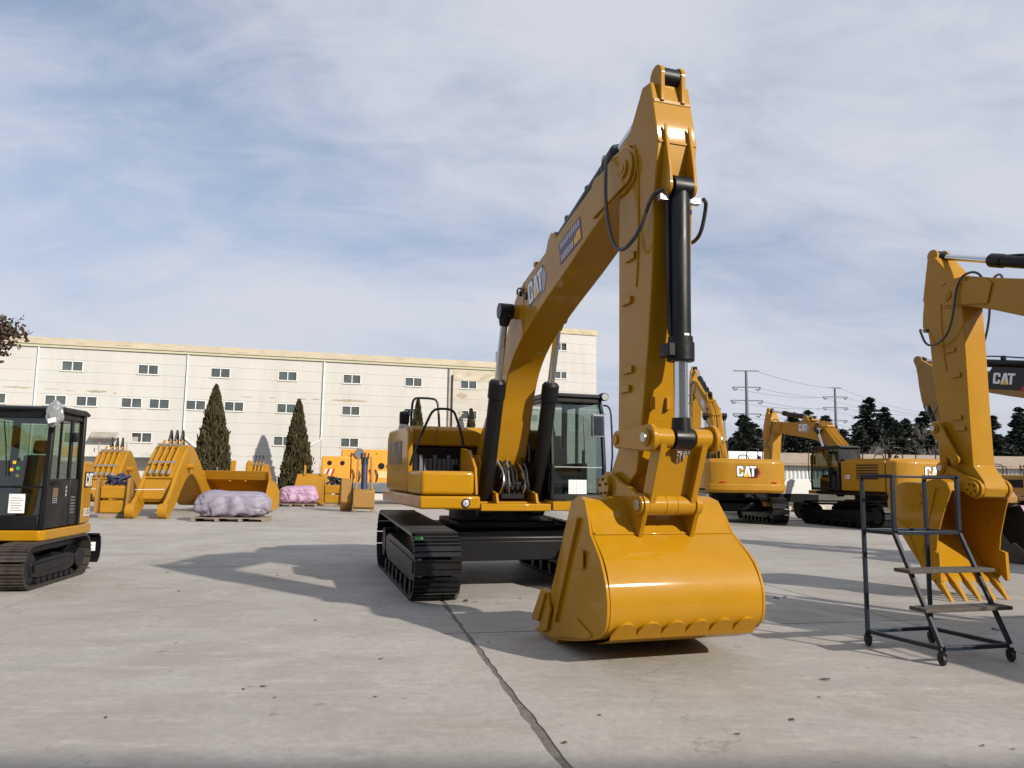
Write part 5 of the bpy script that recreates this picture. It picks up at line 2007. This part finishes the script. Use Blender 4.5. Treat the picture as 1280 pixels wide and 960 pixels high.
# loader bucket, mouth towards the viewer
lb = empty('loader_bucket', (-10.9, 31.3, 0), radians(-97))
tag(lb, 'wide yellow loader bucket with dark mouth behind the grey lilac bundle', 'bucket')
lp = smoothprof([(.42, 1.62), (.30, 1.30), (-.25, 1.18), (-.62, .85), (-.66, .45), (-.40, .10), (.0, .03), (1.05, .02)], 1)
b = MB(); b.shell(lp, [1.36] * len(lp), -.03); b.build('shell', YEL2, lb)
for s in (-1, 1):
    b = MB(); b.prism([(.42, 1.62), (.30, 1.26), (-.25, 1.14), (-.58, .83), (-.62, .46), (-.38, .12), (.0, .05), (.85, .04), (.70, .5), (.40, 1.25), (.50, 1.60)], s * 1.37 - .03, s * 1.37 + .03)
    b.build('side_plate', YEL2, lb, bevel=.01)
    b = MB(); b.prism([(.3, 1.2), (.05, 1.2), (-.1, 2.0), (.05, 2.05), (.2, 1.95)], s * .33 - .05, s * .33 + .05)
    b.build('lug', YEL2, lb, bevel=.01)
b = MB(); b.prism([(.86, .0), (.6, .0), (.6, .05), (.95, .03)], -1.40, 1.40); b.build('cutting_edge', YEL2, lb)
b = MB(); b.bar((.36, -1.34, 1.45), (.36, 1.34, 1.45), .03, .36, up=(.33, 0, 1)); b.build('spill_guard', YEL2, lb, bevel=.008)
spare_boom('short yellow boom with black hoses rising behind the loader bucket', (-11.2, 33.4), radians(100), .78)

# spare digging bucket behind the pink bundle
sb = empty('spare_bucket', (-10.0, 39.2, 0), radians(-80))
tag(sb, 'yellow digging bucket turned over behind the pink bundle by the cypress', 'bucket')
b = MB(); b.prism([(-.5, .0), (.5, .0), (.55, .9), (.30, 1.5), (-.3, 1.55), (-.5, 1.0)], -.95, .95)
b.v = [(p[0], p[1] * (1 - .22 * max(0, p[2] - .6)), p[2]) for p in b.v]
b.build('shell', YEL2, sb, bevel=.05, seg=3)
for s in (-1, 1):
    b = MB(); b.prism(arc((.1, 1.75), .22, -10, 190, 10) + [(-.25, 1.45), (.4, 1.45)], s * .4 - .04, s * .4 + .04)
    b.build('ear', YEL2, sb, bevel=.01)

# upright spare stick with bucket in front of the crane
ss = empty('spare_stick', (-6.15, 32.5, 0), radians(-78))
tag(ss, 'dusty yellow stick stood upright with dark blue ram, in front of the crane', 'excavator stick')
for s in (-1, 1):
    b = MB(); b.prism([(.15, .0), (.42, .0), (.42, .9), (.12, 2.25), (-.1, 2.3), (-.25, 2.0), (-.1, .9)], s * .36 - .05, s * .36 + .05)
    b.v = [(p[0], p[1] * (1 - .12 * p[2]), p[2]) for p in b.v]
    b.build('side_web', YELW, ss, bevel=.01)
b = MB(); b.rev((.25, 0, .75), (-.05, 0, 2.25), [(0, .09), (.02, .13), (.8, .13), (.82, .15), (1, .15)], 16); b.build('ram', NAVY, ss)
b = MB(); b.prism([(.36, .12), (.50, .2), (.50, .85), (.30, .95), (.0, .9), (.0, .12)], -.44, .44); b.build('block', YELW, ss, bevel=.03)
b = MB(); b.prism([(-.5, .02), (-.2, .02), (.2, .4), (.1, 1.4), (-.4, 1.0), (-.6, .5)], -.95, -.45); b.build('bucket', YELW, ss, bevel=.05)
for k in range(3):
    b = MB(); b.tube([(-.1, -.15 + .15 * k, 2.2), (-.1, -.15 + .15 * k, 2.45), (.1, -.1 + .12 * k, 2.4), (.15, -.1 + .1 * k, 2.1)], .03, 7, 2); b.build('hose', RUB, ss)

# truck crane behind
cr = empty('truck_crane', (-7.6, 41.5, 0), radians(14))
tag(cr, 'orange truck crane with stowed telescopic boom in front of the factory wall', 'crane')
b = MB(); b.box(-2.6, 5.2, -1.0, 1.2, .55, 1.05); b.build('chassis', FRM, cr, bevel=.02)
b = MB(); b.box(-1.9, 4.5, -1.22, -1.02, .62, 1.10); b.build('side_locker', mat('crane_grey', (.12, .13, .15), .5, var=.2), cr, bevel=.02)
for x in (-1.2, 2.4, 3.9):
    for y in (-1.05, 1.05):
        b = MB(); b.rev((x, y - .17, .52), (x, y + .17, .52), [(0, .3), (0, .46), (.15, .52), (.85, .52), (1, .46), (1, .3)], 24)
        w = b.build('wheel', RUB, cr)
        b = MB(); b.rev((x, y - .19, .52), (x, y + .19, .52), [(0, .05), (.02, .27), (.12, .29), (.88, .29), (.98, .27), (1, .05)], 20); b.build('rim', STEEL, w)
b = MB(); b.prism([(-1.0, 1.12), (1.7, 1.12), (1.7, 2.1), (1.1, 2.55), (-1.0, 2.5)], -1.1, .9); bd = b.build('turret', ORNG, cr, bevel=.03)
for x in (.55, .98):
    b = MB(); b.cyl((x, -1.115, 1.98), (x, -1.10, 1.98), .17, n=20); b.build('round_opening', BLK, bd)
b = MB(); b.box(.35, 1.2, -1.125, -1.10, 1.35, 1.72); b.build('name_plate', mat('crane_cream', (.62, .47, .24), .5), bd)
b = MB(); b.box(-2.5, -1.05, -1.15, 1.0, 1.2, 2.45); cwt = b.build('counterweight', ORNG, cr, bevel=.05)
for x in (-2.1, -1.45):
    b = MB(); b.cyl((x, -1.17, 2.1), (x, -1.15, 2.1), .12, n=14); b.build('lifting_eye', BLK, cwt)
for k in range(4):
    decal([[(0, 0), (.09, 0), (.25, .45), (.16, .45)]], 'hazard_stripe', RED if k % 2 else WHT, cwt, (-2.45 + .13 * k, -1.152, 1.35), (1, 0, 0), (0, 0, 1), 1.0, .004)
b = MB(); b.box(-1.5, 7.2, -.65, .15, 2.15, 2.85); bo2 = b.build('boom', ORNG, cr, bevel=.06, seg=3)
b = MB(); b.box(7.2, 9.5, -.55, .05, 2.22, 2.78); b.build('boom_section', ORNG, bo2, bevel=.05)
for k in range(12):
    b = MB(); b.cyl((-1.0 + .65 * k, -.66, 2.62), (-1.0 + .65 * k, -.645, 2.62), .04, n=8); b.build('rivet', BLK, bo2)
b = MB(); b.rev((1.8, -.25, 1.5), (5.2, -.25, 2.2), [(0, .16), (.7, .16), (.71, .11), (1, .11)], 14); b.build('luffing_ram', ORNG, cr)
b = MB(); b.box(2.2, 4.3, -1.15, .2, 1.12, 1.55); b.build('outrigger_box', ORNG, cr, bevel=.03)
b = MB(); b.rev((-.6, -1.2, 2.62), (-.6, .8, 2.62), [(0, .26), (.1, .26), (.11, .18), (.89, .18), (.9, .26), (1, .26)], 16); b.build('winch_drum', GREY, cr)
b = MB(); b.prism([(1.9, 1.2), (2.5, 1.2), (2.5, 2.35), (2.3, 2.5), (1.9, 2.5)], -1.2, -.7); cbn = b.build('operator_cab', ORNG, cr, bevel=.04)
b = MB(); b.box(1.98, 2.42, -1.215, -1.2, 1.75, 2.35); b.build('cab_window', WGLS, cbn)
b = MB(); b.prism([(4.6, 1.3), (5.0, 1.3), (5.05, 1.75), (4.8, 1.95), (4.55, 1.75)], -1.05, -.75); b.build('hook_block', GREY, cr, bevel=.03)
for k in range(5):
    b = MB(); b.tube([(-.9 + .3 * k, -1.13, 1.15), (-.8 + .3 * k, -1.2, 1.5), (-.95 + .3 * k, -1.16, 1.8)], .03, 6, 1); b.build('hose', RUB, cr)
for k in range(4):
    b = MB(); b.box(3.0, 3.4, -1.26, -1.2, .45 + .2 * k, .49 + .2 * k); b.build('step', STEEL, cr)

# white truck beyond the second excavator
wt = empty('white_truck', (10.6, 36.5, 0), radians(95))
tag(wt, 'white truck cab showing above the rear facing excavator', 'truck')
b = MB(); b.prism([(-1.0, .6), (1.0, .6), (1.0, 1.6), (.75, 2.75), (-.9, 2.85), (-1.0, 2.7)], -1.1, 1.1); cbw = b.build('cab', mat('white_paint', (.75, .75, .74), .4), wt, bevel=.08, seg=3)
b = MB(); b.add([(1.005, -.95, 1.65), (1.005, .95, 1.65), (.80, .95, 2.55), (.80, -.95, 2.55)], [(0, 1, 2, 3)]); b.v = [(p[0] + .006, p[1], p[2]) for p in b.v]; b.build('windshield', WGLS, cbw, smooth=0)
b = MB(); b.box(-6.0, -1.1, -1.05, 1.05, .7, 1.0); b.build('chassis', FRM, wt)
b = MB(); b.box(-6.0, -1.2, -1.15, 1.15, 1.02, 1.6); b.build('load_bed', mat('white_paint', (.75, .75, .74), .4), wt, bevel=.02)
for x in (.1, -4.6):
    for y in (-1.0, 1.0):
        b = MB(); b.rev((x, y - .15, .48), (x, y + .15, .48), [(0, .3), (0, .44), (.15, .48), (.85, .48), (1, .44), (1, .3)], 20); b.build('wheel', RUB, wt)
for y in (-1.25, 1.25):
    b = MB(); b.box(.75, .85, y - .1, y + .1, 1.9, 2.35); b.bar((.7, y * .85, 2.4), (.8, y, 2.38), .03); b.build('mirror', BLK, wt)

# rubble pile between the two rear excavators
ROCK = mat('rubble_stone', (.42, .38, .32), .9, var=.2, vscale=4)
rb = empty('rubble_pile', (14.4, 38.5, 0))
tag(rb, 'heap of pale rubble stones between the two rear excavators', 'rubble')
rr_ = random.Random(12)
for k in range(16):
    bm = bmesh.new()
    bmesh.ops.create_icosphere(bm, subdivisions=2, radius=1.0)
    sx = rr_.uniform(.22, .42)
    c = Vector((rr_.uniform(-1.2, 1.2), rr_.uniform(-.6, .6), 0))
    c.z = max(.12, .75 - abs(c.x) * .6) * rr_.uniform(.3, 1)
    for v in bm.verts:
        kk = 1 + .35 * noise.noise(v.co * 1.6 + Vector((k * 3.1, 0, 0)))
        v.co = c + Vector((v.co.x * sx * 1.2, v.co.y * sx, v.co.z * sx * .75)) * kk
        v.co.z = max(v.co.z, 0)
    me = bpy.data.meshes.new('stone'); bm.to_mesh(me); bm.free(); me.materials.append(ROCK)
    o = bpy.data.objects.new('stone', me); COL.objects.link(o); o.parent = rb

# far right small excavator: dark cab with a lowered brown bucket arm
fx = excavator('crawler_excavator', 'dusty excavator with barred green cab glass beyond the right edge bucket', (19.9, 30.2), (.80, -.60),
               'yellow crawler excavators in the yard', Y=YELW, boom_r=2, stick_r=0, bucket_r=25, scale=.80, trk=TRKD, logo_boom=None, worn=True)

# ------------------------------------------------------------------ vegetation
def leafmat(name, c1, c2, scale=1.2, rough=.75):
    m = bpy.data.materials.new(name)
    m.use_nodes = True
    t = m.node_tree
    b = t.nodes['Principled BSDF']
    b.inputs['Roughness'].default_value = rough
    b.inputs['Specular IOR Level'].default_value = .2
    g = N(t, 'ShaderNodeNewGeometry')
    nz = N(t, 'ShaderNodeTexNoise')
    nz.inputs['Scale'].default_value = scale
    nz.inputs['Detail'].default_value = 3
    t.links.new(g.outputs['Position'], nz.inputs['Vector'])
    ad = N(t, 'ShaderNodeMath', operation='MULTIPLY_ADD')
    ad.inputs[1].default_value = .55
    t.links.new(g.outputs['Random Per Island'], ad.inputs[0])
    sb_ = N(t, 'ShaderNodeMath', operation='SUBTRACT')
    sb_.inputs[1].default_value = .22
    t.links.new(nz.outputs['Fac'], sb_.inputs[0])
    t.links.new(sb_.outputs[0], ad.inputs[2])
    mx = N(t, 'ShaderNodeMix', data_type='RGBA')
    mx.inputs['A'].default_value = (*c1, 1)
    mx.inputs['B'].default_value = (*c2, 1)
    t.links.new(ad.outputs[0], mx.inputs['Factor'])
    t.links.new(mx.outputs['Result'], b.inputs['Base Color'])
    return m


BARK = mat('bark', (.075, .06, .048), .9, var=.3, vscale=6)
BARKG = mat('grey_bark', (.19, .17, .15), .9, var=.25, vscale=4)
CYP = leafmat('cypress_leaf', (.030, .027, .013), (.085, .070, .030), 1.4)
CED = leafmat('cedar_leaf', (.030, .041, .034), (.085, .10, .078), .8)
BRN = leafmat('brown_leaf', (.03, .022, .015), (.095, .045, .03), 2.0)
OLV = leafmat('dull_green_leaf', (.035, .038, .018), (.09, .085, .035), 2.0)


def quad(vs_, fs, c, a, b):
    k = len(vs_)
    vs_ += [c - a - b, c + a - b, c + a + b, c - a + b]
    fs.append((k, k + 1, k + 2, k + 3))


def mesh_obj(name, vs_, fs, m, parent):
    me = bpy.data.meshes.new(name)
    me.from_pydata([tuple(v) for v in vs_], [], fs)
    me.materials.append(m)
    o = bpy.data.objects.new(name, me)
    COL.objects.link(o)
    o.parent = parent
    return o


def rv(r):
    while True:
        v = Vector((r.uniform(-1, 1), r.uniform(-1, 1), r.uniform(-1, 1)))
        if .05 < v.length < 1:
            return v.normalized()


def cypress(label, c, H, R, seed):
    r = random.Random(seed)
    t = empty('cypress_tree', (c[0], c[1], 0))
    tag(t, label, 'tree', 'cypress trees along the factory wall')
    b = MB(); b.cyl((0, 0, 0), (0, 0, H * .9), .12, .02, 8); b.build('trunk', BARK, t)
    vs_, fs = [], []
    for i in range(9000):
        h = r.random() ** 1.25
        prof = min(1, (1 - h) ** .72 * 1.04) * min(1, .72 + h * 1.6)
        an = r.uniform(0, 2 * pi)
        bump_ = 1 + (.22 if r.random() < .06 else 0) * r.random() + .24 * noise.noise(Vector((cos(an) * 1.6, sin(an) * 1.6, h * H * .9 + seed))) + .16 * noise.noise(Vector((cos(an) * 4, sin(an) * 4, h * H * 2.2 + seed)))
        rad = R * prof * bump_ * (1 - .35 * r.random() ** 2.2)
        p = Vector((rad * cos(an), rad * sin(an), .15 + h * (H - .15)))
        up = (Vector((cos(an) * .25, sin(an) * .25, 1)) + rv(r) * .25).normalized()
        sd_ = up.cross(rv(r)).normalized()
        s = r.uniform(.04, .085)
        quad(vs_, fs, p, sd_ * s * .55, up * s * 1.7)
    mesh_obj('crown', vs_, fs, CYP, t)
    return t


cypress('tall dark cypress between the big spare boom and the loader bucket', (-15.6, 40.3), 6.05, 1.15, 1)
cypress('dark cypress left of the truck crane, behind the pink bundle', (-12.0, 43.2), 5.6, .98, 2)
cypress('narrow cypress tip showing behind the hand rails of the large excavator', (-5.75, 47.0), 6.1, .75, 3)
cypress('small cypress tip beside the raised boom, under the factory window', (-2.55, 48.2), 5.65, .72, 4)


def cedar_mesh(seed, H, R):
    r = random.Random(seed)
    vs_, fs = [], []
    nw = 30
    br = MB()
    br.cyl((0, 0, 0), (0, 0, H * .97), .16, .02, 7)
    for w in range(nw):
        h = .10 + .88 * (w / (nw - 1)) ** .95
        L0 = R * (1 - h) ** .78 * 1.05 + .12
        nb = r.randint(5, 8)
        for k in range(nb):
            an = r.uniform(0, 2 * pi)
            L = L0 * r.uniform(.55, 1.12)
            z = h * H + r.uniform(-.12, .12)
            d = Vector((cos(an), sin(an), 0))
            tip_up = r.uniform(-.14, .10) if h < .8 else r.uniform(.1, .5)
            br.tube([Vector((0, 0, z)), d * L * .5 + Vector((0, 0, z + tip_up * L * .4)), d * L + Vector((0, 0, z + (tip_up - .16) * L))], .018, 3)
            n = int(22 + 40 * L / R)
            sd0 = d.cross(Vector((0, 0, 1)))
            for i in range(n):
                tt = r.uniform(.12, 1.02)
                spread = .30 * L * (1 - tt * .75) + .06
                off = r.uniform(-1, 1) * spread
                p = d * (L * tt) + sd0 * off + Vector((0, 0, z + (tip_up * tt * .9 - .16 * tt * tt) * L + r.uniform(-.08, .05)))
                a = (d * .7 + sd0 * (1 if off > 0 else -1) * r.uniform(0, .9) + rv(r) * .35).normalized()
                b_ = a.cross((Vector((0, 0, 1)) + rv(r) * .7)).normalized()
                s = r.uniform(.08, .17)
                quad(vs_, fs, p, a * s * 1.6, b_ * s * .5)
    return vs_, fs, br


CEDS = []
for i, (H, R) in enumerate(((8.4, 3.0), (7.6, 2.6), (7.0, 2.9))):
    CEDS.append(cedar_mesh(40 + i, H, R))
cedar_base = [None, None, None]


def cedar(label, x, y, k, sc, rz):
    t = empty('cedar_tree', (x, y, 0), rz, sc)
    tag(t, label, 'tree', 'dark conifers beyond the low shed')
    if cedar_base[k] is None:
        vs_, fs, br = CEDS[k]
        a = br.build('trunk', BARK, t, smooth=0)
        b = mesh_obj('crown', vs_, fs, CED, t)
        cedar_base[k] = (a, b)
    else:
        a, b = cedar_base[k]
        inst(a, t, None, 'trunk'); inst(b, t, None, 'crown')
    return t


CL = [('thin pointed cedar below the left pylon', 22.6, 75, 1, 1.02), ('broad dark cedar right of the left pylon', 24.8, 70, 0, .78), ('dark cedar behind the rear facing excavator', 19.6, 68, 2, .75),
      ('dark cedar above the boom of the excavator reaching left', 26.2, 64, 1, .90), ('tallest cedar left of the bare tree', 28.9, 62, 0, .98), ('cedar close on the right of the tallest one', 31.6, 64, 2, .98),
      ('low cedar between the pylons', 24.4, 60, 2, .66), ('low dark cedar under the right pylon', 26.9, 59, 1, .72), ('cedar half hidden by the near upright stick', 39.0, 66, 0, .88),
      ('cedar right of the upright stick under the badge boom', 40.9, 62, 1, .92), ('second cedar right of the upright stick', 43.6, 63, 0, .90), ('rightmost cedar at the picture edge', 45.8, 62, 2, 1.0),
      ('low cedar behind the shed left of the upright stick', 35.4, 60, 2, .72), ('low cedar in the gap under the badge boom', 42.0, 58, 2, .70), ('small cedar at the right behind the shed roof', 33.4, 58.5, 1, .62),
      ('cedar filling the sky gap left of the boom tip', 20.7, 65, 0, .74), ('cedar just behind the arched boom of the excavator reaching left', 24.3, 66, 1, .95), ('dark cedar between the bare trees and the tallest cedar', 33.6, 62.5, 0, .86),
      ('low cedar directly above the white truck cab', 17.9, 66, 0, .62), ('cedar filling the gap left of the boom badge', 22.0, 63, 2, .82), ('rear cedar between the two pylons', 29.5, 76, 0, 1.0),
      ('rear cedar peeping left of the tallest one', 27.3, 70, 2, 1.0), ('rear cedar right of the tallest one', 34.0, 70, 0, .98), ('rear cedar behind the pale leafless tree', 37.2, 70, 2, .95),
      ('rear cedar behind the upright stick', 41.0, 70, 1, 1.05), ('rear cedar under the black badge band', 46.5, 70, 0, 1.0), ('low cedar near the shed below the right pylon', 29.8, 57.5, 2, .60),
      ('low cedar under the tallest cedar', 31.6, 58, 0, .60), ('low cedar at the far right near the shed', 39.5, 57.5, 0, .66)]
rh = random.Random(4)
for i in range(19):
    CL.append(('low dark cedar in the hedge line close behind the shed roof', 17.2 + 1.75 * i + rh.uniform(-.4, .4), 55.0 + rh.uniform(0, 3.5), i % 3, rh.uniform(.64, .84)))
for i, (lab, x, y, k, sc) in enumerate(CL):
    cedar(lab, x, y, k, sc, i * 1.37)


def bare_tree(label, x, y, H, seed):
    r = random.Random(seed)
    t = empty('bare_tree', (x, y, 0))
    tag(t, label, 'tree', 'leafless trees among the conifers')
    tr = MB(); tw = MB()

    def grow(p, d, L, rad, depth):
        q = p + d * L * .5 + rv(r) * L * .05
        e = q + (d + rv(r) * .18).normalized() * L * .5
        (tr if depth < 2 else tw).tube([p, q, e], rad, 5 if depth < 2 else 3)
        if depth >= 6:
            return
        n = 3 if depth < 4 else 2
        for _ in range(n):
            nd = (d + rv(r) * (.62 if depth else .5) + Vector((0, 0, .12))).normalized()
            grow(p.lerp(e, r.uniform(.6, 1)), nd, L * r.uniform(.62, .82), rad * .62, depth + 1)
    grow(Vector((0, 0, 0)), Vector((0, 0, 1)), H * .30, .13, 0)
    tr.build('trunk', BARKG, t, smooth=0, flip=False)
    tw.build('crown', BARKG, t, smooth=0, flip=False)


bare_tree('pale leafless tree left of the upright stick', 33.2, 61, 7.4, 5)
bare_tree('leafless tree right of the tallest cedar', 35.8, 62, 7.0, 8)
bare_tree('leafless tree in front of the middle cedars', 29.9, 59, 6.0, 11)
bare_tree('leafless tree at the right edge behind the badge boom', 44.6, 60, 6.6, 14)
bare_tree('grey leafless tree just left of the near upright stick', 31.6, 53.5, 6.2, 17)
bare_tree('grey leafless tree above the roof left of the upright stick', 29.3, 53.6, 5.6, 23)
bare_tree('slim leafless tree above the roof of the excavator reaching left', 25.8, 53.4, 5.2, 29)
bare_tree('leafless tree low at the far right over the shed', 38.4, 53.8, 5.6, 31)

# far wood closing the horizon behind the conifers: one mass
r = random.Random(77)
vs_, fs = [], []
for i in range(26000):
    x = r.uniform(14, 66)
    y = 76 + r.uniform(-3, 3) + (x - 14) * .12
    hmax = 5.0 + 2.4 * noise.noise(Vector((x * .22, 0, 3))) + 1.6 * noise.noise(Vector((x * .9, 0, 8)))
    z = r.random() ** .8 * hmax
    a = rv(r); b_ = a.cross(rv(r)).normalized()
    s = r.uniform(.08, .2)
    quad(vs_, fs, Vector((x, y, z)), a * s, b_ * s * .5)
wd = mesh_obj('far_wood', vs_, fs, leafmat('far_wood_leaf', (.055, .055, .05), (.12, .115, .105), .5), None)
tag(wd, 'grey green far wood closing the horizon behind the conifers', 'wood', kind='stuff')

# leafy tree reaching into the left edge
lt = empty('leafy_tree', (-16.35, 20.0, 0), 0, 1.2)
tag(lt, 'tree with dull reddish brown leaves reaching in at the left edge', 'tree')
r = random.Random(21)
b = MB()
b.tube([(0, 0, 0), (.1, 0, 1.6), (.2, .1, 3.2), (.5, .1, 4.6)], .14, 9, 1)
b.build('trunk', BARK, lt)
b = MB()
tips = []
for k in range(26):
    an = r.uniform(0, 2 * pi)
    L = r.uniform(1.0, 2.1)
    d = Vector((cos(an), sin(an), r.uniform(-.05, .55)))
    p0 = Vector((.3, .1, r.uniform(3.2, 4.6)))
    p1 = p0 + d * L * .5 + Vector((0, 0, .25))
    p2 = p0 + d * L
    b.tube([p0, p1, p2], .03, 5, 1)
    tips += [p0.lerp(p1, .7), p1, p1.lerp(p2, .5), p2]
b.build('limbs', BARK, lt, smooth=0)
for nm, mm_, cnt in (('crown', BRN, 11000), ('green_leaves', OLV, 5000)):
    vs_, fs = [], []
    for i in range(cnt):
        c = tips[r.randrange(len(tips))] + rv(r) * r.random() ** .6 * .42
        a = rv(r); b_ = a.cross(rv(r)).normalized()
        s = r.uniform(.03, .06)
        quad(vs_, fs, c, a * s, b_ * s * .6)
    mesh_obj(nm, vs_, fs, mm_, lt)

# ------------------------------------------------------------------ pylons and wires
PYL = mat('pylon_steel', (.16, .17, .19), .6, metal=.3)
INS = mat('insulator', (.10, .10, .11), .5)


def pylon(label, x, y, H, arms):
    t = empty('power_pylon', (x, y, 0))
    tag(t, label, 'pylon', 'power pylons')
    b = MB(); b.cyl((0, 0, 0), (0, 0, H), .42, .20, 12); b.build('mast', PYL, t)
    for (z, w) in arms:
        b = MB(); b.bar((-w, 0, z + .15), (w, 0, z + .15), .18, .16); 
        b.build('cross_arm', PYL, t)
        if w > 2.0 and z < H - 1:
            for s in (-1, 1):
                b = MB(); b.tube([(s * w, 0, z + .1), (s * (w - .35), 0, z - .35), (s * (w - .75), 0, z - .15)], .10, 6); b.build('insulator', INS, t)
    return t


A1 = [(18.3, 2.0), (15.7, 2.2), (13.6, 2.5), (11.5, 2.2)]
A2 = [(19.4, 1.2), (17.6, 2.4), (15.5, 2.4), (13.0, 2.2)]
pylon('steel pylon with four cross arms on the left, above the thin cedar', 36.9, 120, 18.5, A1)
pylon('steel pylon with cross arms on the right, nearer the middle cedars', 63.5, 150, 19.6, A2)
WIRE = mat('wire', (.22, .23, .25), .6)
P1, P2 = Vector((36.9, 120, 0)), Vector((63.5, 150, 0))
for k, ((za, wa), (zb, wb)) in enumerate(zip(A1, A2)):
    for s in ((1,) if k == 0 else (-1, 1)):
        a = P1 + Vector((s * wa, 0, za)); c = P2 + Vector((s * wb, 0, zb))
        e = c + (c - a) * 3 + Vector((0, 0, 1.0)) * (k == 0)
        pts = []
        for i in range(9):
            q = i / 8
            pts.append(a.lerp(c, q) - Vector((0, 0, 4 * .55 * q * (1 - q))))
        for i in range(1, 13):
            q = i / 12
            pts.append(c.lerp(e, q) - Vector((0, 0, 4 * 2.4 * q * (1 - q))))
        b = MB(); b.tube(pts, .035, 4)
        o = b.build('power_line', WIRE, smooth=0)
        lab = ['top', 'upper', 'middle', 'lowest'][k]
        tag(o, f'{lab} sagging power line strung between the two pylons' + ('' if k == 0 else (', near side' if s > 0 else ', far side')), 'wire', 'power lines')

# ------------------------------------------------------------------ litter on the concrete
LEAFM = mat('dry_leaf', (.07, .045, .028), .8, var=.3)
def dry_leaf(x, y, s, rz, i):
    vs_ = []
    rr2 = random.Random(i)
    n = 9
    for k in range(n):
        an = 2 * pi * k / n
        vs_.append((cos(an) * s * rr2.uniform(.7, 1.1), sin(an) * s * .55 * rr2.uniform(.7, 1.1), .004 + rr2.uniform(0, s * .35)))
    vs_.append((0, 0, .004 + s * .12))
    b_ = MB(); b_.add(vs_, [(k, (k + 1) % n, n) for k in range(n)])
    o = b_.build('dry_leaf', LEAFM, smooth=0, flip=False)
    o.location = (x, y, 0.0)
    o.rotation_euler = (0, 0, rz)
    tag(o, 'curled dry leaf lying on the bare concrete', 'leaf', 'dry leaves scattered on the concrete')


LV = [(-1.83, 5.98, .028), (-1.95, 5.9, .02), (-1.66, 5.7, .018), (-.95, 5.75, .022), (.60, 8.9, .03), (1.9, 5.35, .035), (1.45, 5.05, .022), (.62, 5.4, .02), (.35, 4.85, .03), (2.55, 6.4, .05), (2.3, 5.9, .02),
      (-3.1, 7.4, .02), (-2.1, 8.6, .025), (-4.4, 10.5, .03), (-5.4, 12.4, .035), (-3.6, 12.2, .03), (.15, 10.3, .03), (-.55, 10.0, .05), (-.42, 9.95, .03), (3.6, 10.6, .06), (3.75, 10.7, .05), (3.4, 11.6, .03), (5.3, 8.6, .05), (2.9, 4.9, .02), (3.05, 4.85, .018), (-2.6, 5.2, .02), (-1.1, 6.9, .03), (-.2, 7.6, .02)]
for i, (x, y, s) in enumerate(LV):
    dry_leaf(x, y, s, i * 2.1, i)
